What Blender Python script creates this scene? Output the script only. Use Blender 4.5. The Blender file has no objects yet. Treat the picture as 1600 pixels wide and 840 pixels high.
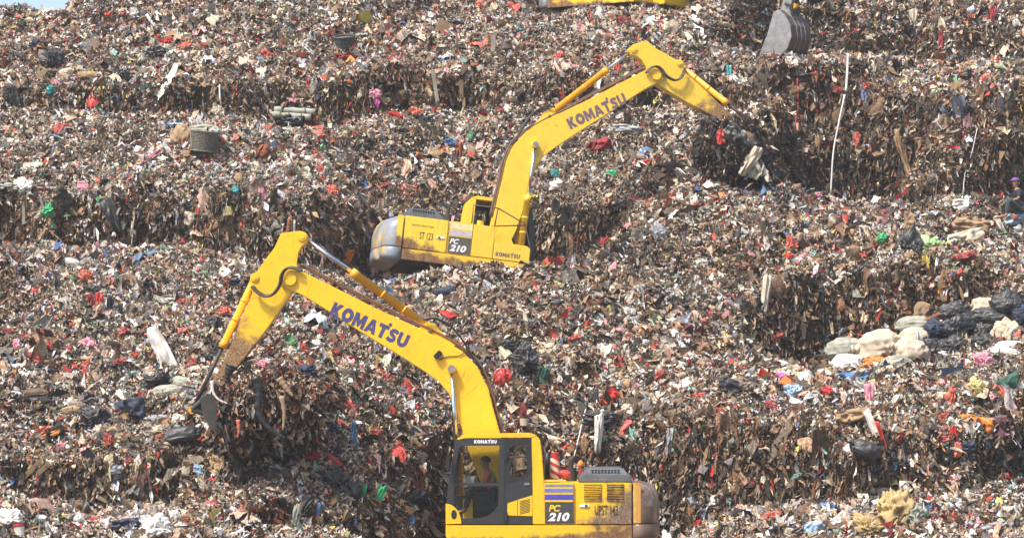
import bpy, bmesh, math, random
import numpy as np
from mathutils import Vector, Matrix, Euler
from mathutils.bvhtree import BVHTree

# ------------------------------------------------------------------ camera, sky, sun, exposure
scene = bpy.context.scene
col = scene.collection
F = 4800.0            # focal length in pixels of the 1600 x 840 photograph
HY = 640.0            # picture row of eye level
cam_data = bpy.data.cameras.new('camera')
cam = bpy.data.objects.new('camera', cam_data)
col.objects.link(cam)
cam.location = (0, 0, 0)
cam.rotation_euler = (math.radians(90), 0, 0)
cam_data.sensor_width = 36.0
cam_data.lens = 36.0 * F / 1600.0
cam_data.shift_y = (HY - 420.0) / 1600.0
cam_data.clip_start = 0.5
cam_data.clip_end = 3000
scene.camera = cam

SUN_EL, SUN_AZ = 56.0, 226.0      # azimuth clockwise from +Y
world = bpy.data.worlds.new('World')
scene.world = world
world.use_nodes = True
wn = world.node_tree
sky = wn.nodes.new('ShaderNodeTexSky')
sky.sky_type = 'NISHITA'
sky.sun_disc = False
sky.sun_elevation = math.radians(SUN_EL)
sky.sun_rotation = math.radians(SUN_AZ)
sky.air_density = 1.0
sky.dust_density = 3.0
sky.ozone_density = 1.0
wn.nodes['Background'].inputs[1].default_value = 0.15
wn.links.new(sky.outputs[0], wn.nodes['Background'].inputs[0])
sd = bpy.data.lights.new('sun', 'SUN')
sun = bpy.data.objects.new('sun', sd)
col.objects.link(sun)
sd.energy = 3.6
sd.angle = math.radians(7)
sd.color = (1.0, 0.94, 0.85)
_a, _e = math.radians(SUN_AZ), math.radians(SUN_EL)
to_sun = Vector((math.sin(_a) * math.cos(_e), math.cos(_a) * math.cos(_e), math.sin(_e)))
sun.rotation_euler = to_sun.to_track_quat('Z', 'Y').to_euler()
sun.location = (-20, 0, 60)
vs = scene.view_settings
vs.view_transform = 'Standard'
vs.look = 'None'
vs.exposure = 0.78
vs.gamma = 1.0
vs.use_curve_mapping = False
scene.cycles.max_bounces = 6
scene.cycles.diffuse_bounces = 3
scene.cycles.transparent_max_bounces = 8

rng = np.random.default_rng(7)
random.seed(11)

# ------------------------------------------------------------------ helpers
def W(px, py, D):
    return Vector(((px - 800.0) / F * D, D, (HY - py) / F * D))

def srgb(r, g, b):
    f = lambda c: (c / 255.0 / 12.92) if c / 255.0 <= 0.04045 else ((c / 255.0 + 0.055) / 1.055) ** 2.4
    return (f(r), f(g), f(b))

def tag(o, label=None, cat=None, group=None, kind=None):
    if label: o['label'] = label
    if cat: o['category'] = cat
    if group: o['group'] = group
    if kind: o['kind'] = kind
    return o

def link(name, mesh, mat=None, parent=None):
    o = bpy.data.objects.new(name, mesh)
    col.objects.link(o)
    if mat is not None:
        for m in (mat if isinstance(mat, (list, tuple)) else [mat]):
            mesh.materials.append(m)
    if parent is not None: o.parent = parent
    return o

def empty(name, loc=(0, 0, 0)):
    o = bpy.data.objects.new(name, None)
    o.empty_display_size = 0.3
    o.location = loc
    col.objects.link(o)
    return o

def np_mesh(name, verts, faces_flat, counts, smooth=False):
    me = bpy.data.meshes.new(name)
    nv = len(verts)
    me.vertices.add(nv)
    me.vertices.foreach_set('co', np.ascontiguousarray(verts, dtype=np.float32).ravel())
    me.loops.add(len(faces_flat))
    me.loops.foreach_set('vertex_index', np.ascontiguousarray(faces_flat, dtype=np.int32))
    me.polygons.add(len(counts))
    st = np.zeros(len(counts), dtype=np.int32)
    st[1:] = np.cumsum(counts)[:-1]
    me.polygons.foreach_set('loop_start', st)
    me.polygons.foreach_set('loop_total', np.ascontiguousarray(counts, dtype=np.int32))
    me.polygons.foreach_set('use_smooth', np.full(len(counts), smooth, dtype=bool))
    me.update(calc_edges=True)
    return me

def _hash(ix, iy, iz, seed):
    h = (ix * 374761393 + iy * 668265263 + iz * 2147483647 + seed * 1274126177) & 0xFFFFFFFF
    h = ((h ^ (h >> 13)) * 1274126177) & 0xFFFFFFFF
    h = (h ^ (h >> 16)) & 0xFFFFFFFF
    return h.astype(np.float64) / 4294967295.0

def vnoise(p, scale, seed=0):
    """value noise in -1..1 at points p (n,3)"""
    q = np.asarray(p) / scale
    i = np.floor(q).astype(np.int64)
    f = q - i
    u = f * f * (3 - 2 * f)
    r = 0
    for dx in (0, 1):
        wx = u[:, 0] if dx else 1 - u[:, 0]
        for dy in (0, 1):
            wy = u[:, 1] if dy else 1 - u[:, 1]
            for dz in (0, 1):
                wz = u[:, 2] if dz else 1 - u[:, 2]
                r = r + wx * wy * wz * _hash(i[:, 0] + dx, i[:, 1] + dy, i[:, 2] + dz, seed)
    return r * 2 - 1

# ------------------------------------------------------------------ materials
def new_mat(name):
    m = bpy.data.materials.new(name)
    m.use_nodes = True
    return m, m.node_tree, m.node_tree.nodes['Principled BSDF']

def N(nt, kind, **kw):
    n = nt.nodes.new(kind)
    for k, v in kw.items():
        if k.startswith('i_'): n.inputs[k[2:].replace('_', ' ')].default_value = v
        else: setattr(n, k, v)
    return n

def ramp(nt, src, stops):
    r = nt.nodes.new('ShaderNodeValToRGB')
    e = r.color_ramp.elements
    while len(e) > 1: e.remove(e[0])
    e[0].position = stops[0][0]; e[0].color = (*stops[0][1], 1)
    for p, c in stops[1:]:
        x = e.new(p); x.color = (*c, 1)
    nt.links.new(src, r.inputs[0])
    return r

def mix(nt, fac, a, b, blend='MIX'):
    n = nt.nodes.new('ShaderNodeMix'); n.data_type = 'RGBA'; n.blend_type = blend
    for s, v in ((n.inputs[0], fac), (n.inputs[6], a), (n.inputs[7], b)):
        if hasattr(v, 'is_output'): nt.links.new(v, s)
        elif isinstance(v, (int, float)): s.default_value = v
        else: s.default_value = (*v, 1)
    return n.outputs[2]

def simple_mat(name, c, rough=0.6, metal=0.0, var=0.25, scale=9.0, bump=0.0, spec=0.5, dirt=None, dirt_amt=0.0, coat=0.0):
    m, nt, b = new_mat(name)
    tc = N(nt, 'ShaderNodeTexCoord')
    nz = N(nt, 'ShaderNodeTexNoise'); nz.inputs['Scale'].default_value = scale; nz.inputs['Detail'].default_value = 6
    nt.links.new(tc.outputs['Object'], nz.inputs['Vector'])
    r = ramp(nt, nz.outputs[0], [(0.3, tuple(x * (1 - var) for x in c)), (0.7, tuple(min(1, x * (1 + var * 0.6)) for x in c))])
    out = r.outputs[0]
    if dirt:
        n2 = N(nt, 'ShaderNodeTexNoise'); n2.inputs['Scale'].default_value = scale * 0.45; n2.inputs['Detail'].default_value = 8; n2.inputs['Roughness'].default_value = 0.7
        nt.links.new(tc.outputs['Object'], n2.inputs['Vector'])
        t = 0.72 - dirt_amt * 0.4
        r2 = ramp(nt, n2.outputs[0], [(t, (0, 0, 0)), (t + 0.16, (1, 1, 1))])
        out = mix(nt, r2.outputs[0], out, dirt)
    nt.links.new(out, b.inputs['Base Color'])
    b.inputs['Roughness'].default_value = rough
    b.inputs['Metallic'].default_value = metal
    b.inputs['Specular IOR Level'].default_value = spec
    b.inputs['Coat Weight'].default_value = coat
    if bump:
        bp = N(nt, 'ShaderNodeBump'); bp.inputs['Strength'].default_value = bump; bp.inputs['Distance'].default_value = 0.03
        nt.links.new(nz.outputs[0], bp.inputs['Height'])
        nt.links.new(bp.outputs[0], b.inputs['Normal'])
    return m

# ------------------------------------------------------------------ the hill of rubbish
# contour lines, bottom to top; each is a list of (px, py, distance) along the picture
def zrow(z, D): return HY - z * F / D
GZ = -3.52
CONT = [
 [(-600, zrow(GZ, 42), 42), (2200, zrow(GZ, 42), 42)],
 [(-600, 905, 53), (0, 890, 54), (560, 920, 55), (650, zrow(GZ, 56), 56), (1080, zrow(GZ, 56), 56), (1150, 915, 54.5), (1300, 900, 53.5), (2200, 890, 53.5)],
 # 2 crest of the low mound at lower right / lower left slope
 [(-600, 850, 56.5), (0, 845, 57), (500, 850, 58), (600, 880, 60), (660, zrow(GZ, 63.6), 63.6), (1050, zrow(GZ, 63.6), 63.6), (1100, 850, 57.5), (1180, 806, 56.5), (1280, 792, 56.5), (1370, 782, 56.5), (1430, 778, 56.5), (1500, 790, 56.8), (1560, 775, 57), (1620, 765, 57), (2200, 760, 57)],
 # 3 dip behind the mound
 [(-600, 800, 58.5), (0, 795, 59), (330, 800, 59.8), (520, 820, 61), (600, 850, 62.6), (660, 880, 64.2), (1050, 880, 64.0), (1110, 840, 60.8), (1200, 818, 60.6), (1400, 812, 60.6), (1600, 800, 60.6), (2200, 800, 60.6)],
 # 4 foot of the steep faces
 [(-600, 780, 60.0), (0, 775, 60.2), (160, 780, 60.4), (330, 775, 60.6), (420, 790, 60.2), (560, 810, 61.4), (640, 835, 63.2), (700, 850, 64.6), (1040, 850, 64.8), (1150, 800, 63.4), (1300, 790, 62.6), (1500, 780, 63.0), (1580, 760, 63.6), (2200, 740, 64)],
 # 5 top of the steep faces
 [(-600, 720, 61), (0, 715, 61.2), (150, 718, 61.2), (240, 712, 61.2), (330, 705, 61.4), (440, 700, 61.7), (560, 710, 62.8), (700, 700, 65.2), (900, 690, 66), (1020, 665, 65.4), (1080, 655, 64.4), (1200, 655, 63.8), (1350, 668, 63.4), (1460, 700, 63.4), (1520, 690, 64), (1560, 655, 65.5), (1600, 640, 66), (2200, 620, 66)],
 # 6 shelf
 [(-600, 620, 64), (0, 612, 64.4), (250, 608, 64.4), (330, 600, 64.2), (400, 585, 63.0), (480, 590, 63.2), (580, 610, 64.8), (700, 600, 66.4), (800, 600, 66.8), (950, 610, 67), (1050, 590, 66.6), (1200, 590, 66.4), (1350, 600, 66.2), (1500, 610, 66.2), (1560, 560, 67), (1600, 556, 67), (2200, 540, 67)],
 # 7 back of the shelf
 [(-600, 540, 66.4), (0, 530, 66.6), (250, 530, 66.8), (430, 540, 65.8), (560, 545, 66.6), (700, 540, 67.6), (850, 530, 68.2), (1000, 535, 68.6), (1150, 555, 69.2), (1215, 565, 71.6), (1330, 575, 72.0), (1450, 565, 71.2), (1600, 545, 69.6), (2200, 540, 69.6)],
 # 8 lower third of the upper faces
 [(-600, 470, 69), (0, 468, 69), (300, 470, 69), (480, 470, 69), (600, 472, 70), (800, 470, 70.4), (1000, 470, 70.8), (1130, 480, 71), (1200, 500, 72.2), (1330, 490, 72.5), (1450, 480, 71.8), (1600, 475, 70.4), (2200, 470, 70.4)],
 # 9 crest in front of the upper excavator
 [(-600, 428, 71.2), (0, 422, 71.4), (300, 426, 71.4), (480, 436, 71.4), (560, 440, 71.8), (640, 434, 72.0), (720, 432, 72.2), (800, 434, 72.4), (850, 440, 72.8), (950, 425, 73.4), (1080, 400, 74.0), (1160, 405, 73.6), (1200, 428, 73.0), (1330, 425, 73.2), (1450, 415, 72.6), (1600, 410, 72.2), (2200, 400, 71.8)],
 # 10 platform front
 [(-600, 410, 73.6), (0, 406, 74), (300, 416, 74), (480, 440, 74), (560, 480, 74.6), (640, 484, 75), (800, 484, 75), (840, 470, 75), (900, 426, 75.4), (1000, 385, 75.6), (1080, 350, 75.6), (1150, 335, 75.2), (1250, 350, 74.8), (1400, 355, 74.6), (1600, 360, 74.4), (2200, 360, 74.4)],
 # 11 platform back, right shelf lip
 [(-600, 404, 75), (0, 400, 75.4), (300, 410, 75.4), (480, 436, 75.6), (560, 478, 80), (640, 478, 80), (790, 478, 80), (840, 455, 79), (900, 418, 78), (1000, 360, 77.4), (1080, 318, 77.4), (1150, 295, 76.8), (1250, 322, 76.2), (1400, 334, 76), (1600, 335, 76.4), (2200, 335, 76.4)],
 # 12 foot of the next faces, hollow behind the right shelf
 [(-600, 396, 76), (0, 394, 76.2), (300, 404, 76.2), (480, 425, 76.4), (560, 430, 80.5), (640, 420, 80.8), (790, 420, 80.8), (850, 410, 79.4), (900, 402, 79), (1000, 335, 78.6), (1080, 285, 78.8), (1120, 275, 79.0), (1180, 305, 83), (1250, 335, 85.0), (1380, 345, 85.0), (1450, 345, 81.6), (1600, 345, 81.6), (2200, 345, 81.6)],
 # 13 top of that face
 [(-600, 300, 77.6), (0, 298, 78), (300, 300, 78), (480, 310, 78), (600, 330, 80.4), (700, 340, 81), (800, 345, 81.2), (900, 335, 80.2), (1000, 290, 80), (1060, 255, 80.4), (1120, 235, 81.2), (1190, 225, 84.0), (1300, 215, 85.6), (1370, 215, 85.4), (1440, 225, 82.2), (1600, 225, 82), (2200, 225, 82)],
 # 14 middle slope
 [(-600, 235, 80.2), (0, 232, 80.5), (300, 230, 80.5), (500, 235, 80.8), (650, 250, 82.2), (800, 260, 82.8), (900, 245, 82.6), (1000, 225, 82.4), (1100, 205, 82.6), (1180, 195, 84.4), (1300, 180, 85.9), (1370, 175, 85.6), (1440, 170, 83.0), (1500, 165, 82.8), (1600, 170, 82.8), (2200, 170, 82.8)],
 # 15 ledge
 [(-600, 196, 83), (0, 193, 83.2), (300, 196, 83.2), (480, 192, 83.2), (650, 200, 84), (800, 205, 84.6), (950, 190, 84.8), (1100, 192, 84.4), (1180, 175, 84.8), (1300, 150, 86.2), (1370, 145, 85.8), (1440, 138, 84.2), (1500, 135, 84), (1600, 140, 84), (2200, 140, 84)],
 # 16 foot of the third face
 [(-600, 186, 84.4), (0, 182, 84.6), (300, 190, 84.6), (480, 184, 84.8), (650, 180, 85.2), (800, 185, 85.6), (950, 175, 85.6), (1100, 175, 85), (1180, 150, 85.2), (1300, 125, 86.4), (1400, 118, 86.2), (1500, 125, 86), (1600, 130, 86), (2200, 130, 86)],
 # 17 top of the third face, lip with the bucket
 [(-600, 135, 85.6), (0, 132, 85.8), (300, 135, 85.8), (480, 118, 85.8), (650, 118, 86.2), (800, 125, 86.6), (950, 125, 86.4), (1100, 120, 86), (1180, 105, 86.4), (1250, 98, 86.9), (1330, 92, 87.0), (1400, 100, 87.0), (1500, 115, 88), (1600, 128, 88), (2200, 128, 88)],
 # 18
 [(-600, 100, 87.6), (0, 98, 87.8), (300, 100, 87.8), (480, 96, 87.4), (650, 92, 88), (800, 96, 88.4), (950, 80, 88.4), (1050, 75, 88.4), (1150, 88, 88.6), (1220, 90, 89.2), (1330, 84, 89.2), (1400, 95, 89), (1500, 108, 89.6), (1600, 124, 89.6), (2200, 124, 89.6)],
 # 19
 [(-600, 65, 89.4), (0, 60, 89.6), (300, 60, 89.6), (480, 88, 88.6), (650, 82, 89.2), (800, 60, 90), (950, 45, 90), (1050, 45, 90), (1120, 62, 90.6), (1180, 85, 92.2), (1330, 90, 92.4), (1400, 100, 91.4), (1500, 108, 90.4), (1600, 122, 90.4), (2200, 122, 90.4)],
 # 20 top of the uppermost faces
 [(-600, 48, 91), (0, 44, 91.4), (100, 40, 91.6), (300, 25, 91.6), (480, 40, 90), (650, 35, 90.4), (800, 20, 91), (850, 20, 91.2), (950, 17, 91.6), (1060, 17, 91.8), (1100, 35, 92.0), (1180, 20, 93.4), (1300, 10, 93.4), (1380, 30, 92.4), (1500, 48, 91.4), (1600, 60, 91.6), (2200, 60, 91.6)],
 # 21 crest
 [(-600, 30, 93), (0, 27, 93), (45, 31, 93), (100, 20, 93), (125, 0, 93.6), (300, -30, 94), (600, -30, 93), (800, -4, 92.8), (830, 20, 92.4), (870, 52, 92.6), (950, 70, 92.8), (1030, 62, 92.8), (1060, 30, 93), (1110, -20, 94), (1200, -70, 94.8), (1380, -40, 94.6), (1500, -10, 94), (1600, -5, 94), (2200, -5, 94)],
 # 22 behind the crest
 [(-600, 40, 96), (0, 38, 96), (100, 30, 96), (150, -14, 97), (300, -55, 98), (600, -60, 97), (790, -40, 97), (850, 66, 97.5), (950, 68, 98), (1050, 66, 98), (1110, -60, 97), (1200, -110, 96), (1400, -90, 98), (1600, -70, 98), (2200, -70, 98)],
 # 23 back of the top terrace
 [(-600, 60, 104), (0, 56, 104), (100, 50, 104), (180, -30, 106), (300, -70, 108), (600, -110, 106), (800, -150, 104), (950, -150, 104), (1050, -160, 104), (1110, -180, 104), (1400, -180, 106), (1600, -160, 106), (2200, -160, 106)],
 [(-600, 120, 118), (0, 110, 118), (100, 100, 120), (200, 10, 120), (300, -20, 122), (600, -60, 122), (1050, -100, 120), (1600, -100, 120), (2200, -100, 120)],
 [(-600, 420, 150), (2200, 420, 150)],
]
XS = np.arange(-560, 2161, 7.0)
NC = len(XS)
def sm1(a, k):
    for _ in range(k):
        b = a.copy(); b[1:-1] = (a[:-2] + 2 * a[1:-1] + a[2:]) / 4; a = b
    return a
rows_px = []
for c in CONT:
    c = np.array(c, float)
    rows_px.append(np.stack([sm1(np.interp(XS, c[:, 0], c[:, 1]), 5), sm1(np.interp(XS, c[:, 0], c[:, 2]), 5)], 1))
# the excavated faces stand almost upright
def upright(lo, hi, x0=-1e9, x1=1e9, k=0.10):
    h = (rows_px[lo][:, 0] - rows_px[hi][:, 0]) / F * rows_px[hi][:, 1]
    w = np.clip((XS - x0) / 60, 0, 1) * np.clip((x1 - XS) / 60, 0, 1)
    tgt = np.maximum(rows_px[lo][:, 1], rows_px[hi][:, 1] - k * np.maximum(h, 0))
    rows_px[lo][:, 1] = rows_px[lo][:, 1] * (1 - w) + tgt * w
upright(4, 5, -1e9, 320, k=0.12)
upright(4, 5, 1000, 1e9, k=0.12)
upright(8, 9, 1150, 1e9, 0.12); upright(7, 8, 1180, 1e9, 0.12)
upright(8, 9, -1e9, 520, 0.9)
upright(16, 17, 1150, 1e9, 0.15)
upright(15, 16, 1200, 1390, 0.1)
upright(14, 15, 1170, 1e9, 0.16)
upright(13, 14, 1190, 1e9, 0.14)
upright(12, 13, -1e9, 1000, k=0.08)
upright(12, 13, 1170, 1e9, k=0.08)
upright(16, 17, k=0.1)
upright(19, 20, 1080, 1e9, 0.15)
wr = []
for r in rows_px:
    D = r[:, 1]
    wr.append(np.stack([(XS - 800) / F * D, D, (HY - r[:, 0]) / F * D], 1))
grid = []
for a, b in zip(wr[:-1], wr[1:]):
    L = np.linalg.norm(b - a, axis=1)
    n = int(max(2, min(46, math.ceil(np.percentile(L, 70) / 0.11))))
    for k in range(n):
        t = k / n
        grid.append(a * (1 - t) + b * t)
grid.append(wr[-1])
G = np.array(grid)                      # rows, cols, 3
for _ in range(3):
    H = G.copy(); H[1:-1] = (G[:-2] + 2 * G[1:-1] + G[2:]) / 4; G = H
def grid_normals(G):
    du = np.gradient(G, axis=1); dv = np.gradient(G, axis=0)
    n = np.cross(du, dv)
    n /= np.linalg.norm(n, axis=2, keepdims=True) + 1e-9
    return n
Nn = grid_normals(G)
flip = Nn[..., 1].mean() > 0
if flip: Nn = -Nn
P = G.reshape(-1, 3)
disp = 0.46 * vnoise(P, 2.9, 1) + 0.34 * vnoise(P, 1.2, 2) + 0.17 * vnoise(P, 0.5, 3) + 0.08 * vnoise(P, 0.24, 4)
# slumped vertical ribs on the steep faces
steep0 = np.clip((0.62 - Nn[..., 2].reshape(-1)) / 0.4, 0, 1)
Pv = P * np.array([1, 1, 0.22])
disp += steep0 * (0.24 * vnoise(Pv, 0.8, 5) + 0.14 * vnoise(Pv, 0.35, 6))
fade = np.clip((P[:, 1] - 54) / 3, 0.15, 1) * np.clip((130 - P[:, 1]) / 20, 0, 1)
ccx, ccy = P[:, 0], P[:, 1]
# keep the ground under the machines flat
flat = np.ones(len(P))
for (cx, cy, rx, ry) in ((1.2, 61.3, 4.2, 2.6), (-1.3, 77.3, 3.4, 2.9), (2.9, 95.6, 3.4, 3.0)):
    flat = np.minimum(flat, np.clip(np.sqrt(((ccx - cx) / rx) ** 2 + ((ccy - cy) / ry) ** 2) - 0.9, 0.12, 1))
G2 = (P + Nn.reshape(-1, 3) * (disp * fade * flat)[:, None]).reshape(G.shape)
Nn2 = grid_normals(G2)
if flip: Nn2 = -Nn2
NR = G2.shape[0]
idx = np.arange(NR * NC).reshape(NR, NC)
quads = np.stack([idx[:-1, :-1], idx[:-1, 1:], idx[1:, 1:], idx[1:, :-1]], -1).reshape(-1, 4)
hill_mesh = np_mesh('hill', G2.reshape(-1, 3), quads.ravel(), np.full(len(quads), 4), smooth=False)

def hill_material():
    m, nt, b = new_mat('packed_waste')
    tc = N(nt, 'ShaderNodeTexCoord')
    v = N(nt, 'ShaderNodeTexVoronoi'); v.inputs['Scale'].default_value = 14; v.inputs['Randomness'].default_value = 1
    nt.links.new(tc.outputs['Object'], v.inputs['Vector'])
    sp = N(nt, 'ShaderNodeSeparateColor'); nt.links.new(v.outputs['Color'], sp.inputs[0])
    r = ramp(nt, sp.outputs[0], [(0.0, (0.03, 0.025, 0.019)), (0.4, (0.06, 0.047, 0.035)), (0.7, (0.10, 0.078, 0.057)), (1.0, (0.16, 0.13, 0.10))])
    nt.links.new(r.outputs[0], b.inputs['Base Color'])
    b.inputs['Roughness'].default_value = 0.9
    bp = N(nt, 'ShaderNodeBump'); bp.inputs['Strength'].default_value = 0.8; bp.inputs['Distance'].default_value = 0.06
    nt.links.new(v.outputs['Distance'], bp.inputs['Height'])
    nt.links.new(bp.outputs[0], b.inputs['Normal'])
    return m
hill = link('hill', hill_mesh, hill_material())
tag(hill, 'terraced hillside of packed brown landfill waste', None, None, 'structure')
# flat ground in front, out to the horizon on every side
gm = np_mesh('ground', np.array([(-400, -60, GZ - 0.012), (400, -60, GZ - 0.012), (400, 700, GZ - 0.012), (-400, 700, GZ - 0.012)]), np.array([0, 1, 2, 3]), np.array([4]))
ground = link('ground', gm, simple_mat('bare_soil', (0.13, 0.10, 0.075), 0.95, 0, 0.4, 0.8))
tag(ground, 'flat bare soil below the landfill', None, None, 'structure')

bvh = BVHTree.FromPolygons([tuple(v) for v in G2.reshape(-1, 3)], [tuple(q) for q in quads.tolist()])
def hit(px, py):
    d = W(px, py, 1.0).normalized()
    p, n, i, dist = bvh.ray_cast(Vector((0, 0, 0)), d)
    if p is None: return None, None
    if n.dot(d) > 0: n = -n
    return p, n

# ------------------------------------------------------------------ loose rubbish (stuff)
Gc = (G2[:-1, :-1] + G2[1:, :-1] + G2[1:, 1:] + G2[:-1, 1:]) / 4
Nc = Nn2[:-1, :-1] + Nn2[1:, 1:]
Nc /= np.linalg.norm(Nc, axis=2, keepdims=True) + 1e-9
A = np.linalg.norm(np.cross(G2[1:, :-1] - G2[:-1, :-1], G2[:-1, 1:] - G2[:-1, :-1]), axis=2)
pxc = Gc[..., 0] / Gc[..., 1] * F + 800
pyc = HY - Gc[..., 2] / Gc[..., 1] * F
vis = ((pxc > -140) & (pxc < 1740) & (pyc < 1000) & (pyc > -120) & (Gc[..., 1] < 99)).astype(float)
vis = np.maximum(vis, ((pxc > -400) & (pxc < 2000) & (Gc[..., 1] < 99)) * 0.25)
facing = np.clip(-(Nc * (Gc / np.linalg.norm(Gc, axis=2, keepdims=True))).sum(2), 0, 1)
dens = A * vis * (0.25 + facing)
PALETTE = [  # sRGB, weight on slopes, weight on cut faces
 ((156, 127, 97), 13, 16), ((124, 98, 72), 10, 21), ((96, 79, 59), 6, 19), ((70, 59, 47), 5, 16), ((46, 42, 39), 9, 13),
 ((28, 28, 30), 5, 7), ((178, 158, 132), 13, 8), ((202, 188, 166), 10, 2.8), ((220, 212, 200), 8.5, 1.2), ((240, 238, 234), 4.5, .4),
 ((158, 153, 146), 6.5, 3), ((110, 106, 102), 4, 3), ((200, 46, 38), 1.9, .8), ((210, 92, 78), 1.3, .6), ((150, 38, 38), .8, .7), ((216, 150, 154), 1.6, .3),
 ((208, 168, 146), 2.6, .8), ((212, 124, 60), .5, .3), ((72, 110, 150), .7, .15), ((50, 84, 140), .3, .1), ((84, 150, 104), .5, .1), ((132, 180, 168), .7, .12),
 ((218, 198, 100), .6, .12), ((128, 82, 46), 1.2, 3.0), ((60, 70, 90), 1.2, .6), ((184, 192, 204), 2.4, .2)]
PC_ = np.array([srgb(*p[0]) for p in PALETTE])
WA = np.array([p[1] for p in PALETTE]); WA = WA / WA.sum()
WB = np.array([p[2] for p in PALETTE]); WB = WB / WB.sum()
LUM = PC_.sum(1)
WD = WB * np.exp(-LUM * 3.6); WD /= WD.sum()           # dark mix: black waste seams, and pit shade painted into the colour
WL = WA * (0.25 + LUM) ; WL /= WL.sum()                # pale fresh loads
DARKZ = [(1320, 265, 150, 70, 1.0), (1280, 180, 80, 60, .75), (960, 385, 120, 50, .9), (1090, 250, 90, 60, .7), (980, 320, 90, 40, .45), (1300, 500, 130, 65, .95), (1570, 720, 50, 70, .7), (1180, 120, 60, 40, .5), (1330, 50, 110, 40, .8), (1560, 310, 60, 35, .6), (860, 620, 60, 60, .4), (600, 700, 90, 90, .35), (470, 720, 90, 60, .45), (250, 650, 130, 40, .5), (930, 720, 60, 80, .4), (700, 580, 90, 50, .3), (1000, 250, 130, 60, .25)]  # black waste, plus shade of pit walls and banks painted into the litter
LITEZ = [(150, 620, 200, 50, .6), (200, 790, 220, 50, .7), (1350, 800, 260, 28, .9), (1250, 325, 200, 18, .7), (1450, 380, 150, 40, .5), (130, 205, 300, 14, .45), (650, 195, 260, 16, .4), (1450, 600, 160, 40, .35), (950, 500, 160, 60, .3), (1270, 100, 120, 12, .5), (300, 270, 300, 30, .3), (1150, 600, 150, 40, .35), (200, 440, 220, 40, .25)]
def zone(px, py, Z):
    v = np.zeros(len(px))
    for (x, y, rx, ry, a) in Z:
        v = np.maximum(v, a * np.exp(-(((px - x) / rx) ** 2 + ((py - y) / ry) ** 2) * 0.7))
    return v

def sample(n, weight):
    w = (weight / weight.sum()).ravel()
    c = np.searchsorted(np.cumsum(w), rng.random(n) * 0.999999)
    r, q = np.divmod(c, NC - 1)
    s, t = rng.random(n)[:, None], rng.random(n)[:, None]
    p = (G2[r, q] * (1 - s) * (1 - t) + G2[r + 1, q] * s * (1 - t) + G2[r, q + 1] * (1 - s) * t + G2[r + 1, q + 1] * s * t)
    return p, Nc[r, q]

def norm(v): return v / (np.linalg.norm(v, axis=1, keepdims=True) + 1e-9)

def colours(p, n, jitter=0.16, bright=0.0):
    k = len(p)
    px = p[:, 0] / p[:, 1] * F + 800; py = HY - p[:, 2] / p[:, 1] * F
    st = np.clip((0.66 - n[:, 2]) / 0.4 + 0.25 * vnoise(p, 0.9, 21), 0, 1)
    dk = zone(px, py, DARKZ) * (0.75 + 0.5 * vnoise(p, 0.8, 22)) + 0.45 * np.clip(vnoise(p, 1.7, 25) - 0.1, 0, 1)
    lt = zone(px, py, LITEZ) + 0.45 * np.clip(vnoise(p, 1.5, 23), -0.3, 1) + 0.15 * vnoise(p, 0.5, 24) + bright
    u = rng.random(k)
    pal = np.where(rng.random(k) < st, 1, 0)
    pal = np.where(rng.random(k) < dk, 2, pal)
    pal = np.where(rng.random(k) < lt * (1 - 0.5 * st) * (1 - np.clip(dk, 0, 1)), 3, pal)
    ci = np.zeros(k, int)
    for j, w in enumerate((WA, WB, WD, WL)):
        m = pal == j
        ci[m] = np.searchsorted(np.cumsum(w), u[m] * 0.99999)
    # patches where one sort of rubbish gathers
    patch = (rng.random(k) < 0.10)
    pc = (_hash(np.floor(p[:, 0] / 0.7).astype(np.int64), np.floor(p[:, 1] / 0.9).astype(np.int64), np.floor(p[:, 2] / 0.6).astype(np.int64), 5) * len(PALETTE)).astype(int) % len(PALETTE)
    okp = patch & (rng.random(k) < WA[pc] * 14)
    ci = np.where(okp, pc, ci)
    c = PC_[ci] * np.exp(rng.normal(0, jitter, (k, 1))) * (1 + rng.normal(0, 0.04, (k, 3)))
    # everything carries some of the grey-brown dust of the tip
    a = 0.06 + 0.24 * rng.random((k, 1)) ** 1.5
    a = np.where(((pal == 2) | (pal == 1))[:, None], a * 0.4, a)
    c = c * (1 - a) + np.array([[0.235, 0.182, 0.138]]) * a
    return np.clip(c, 0.006, 0.66)

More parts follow.
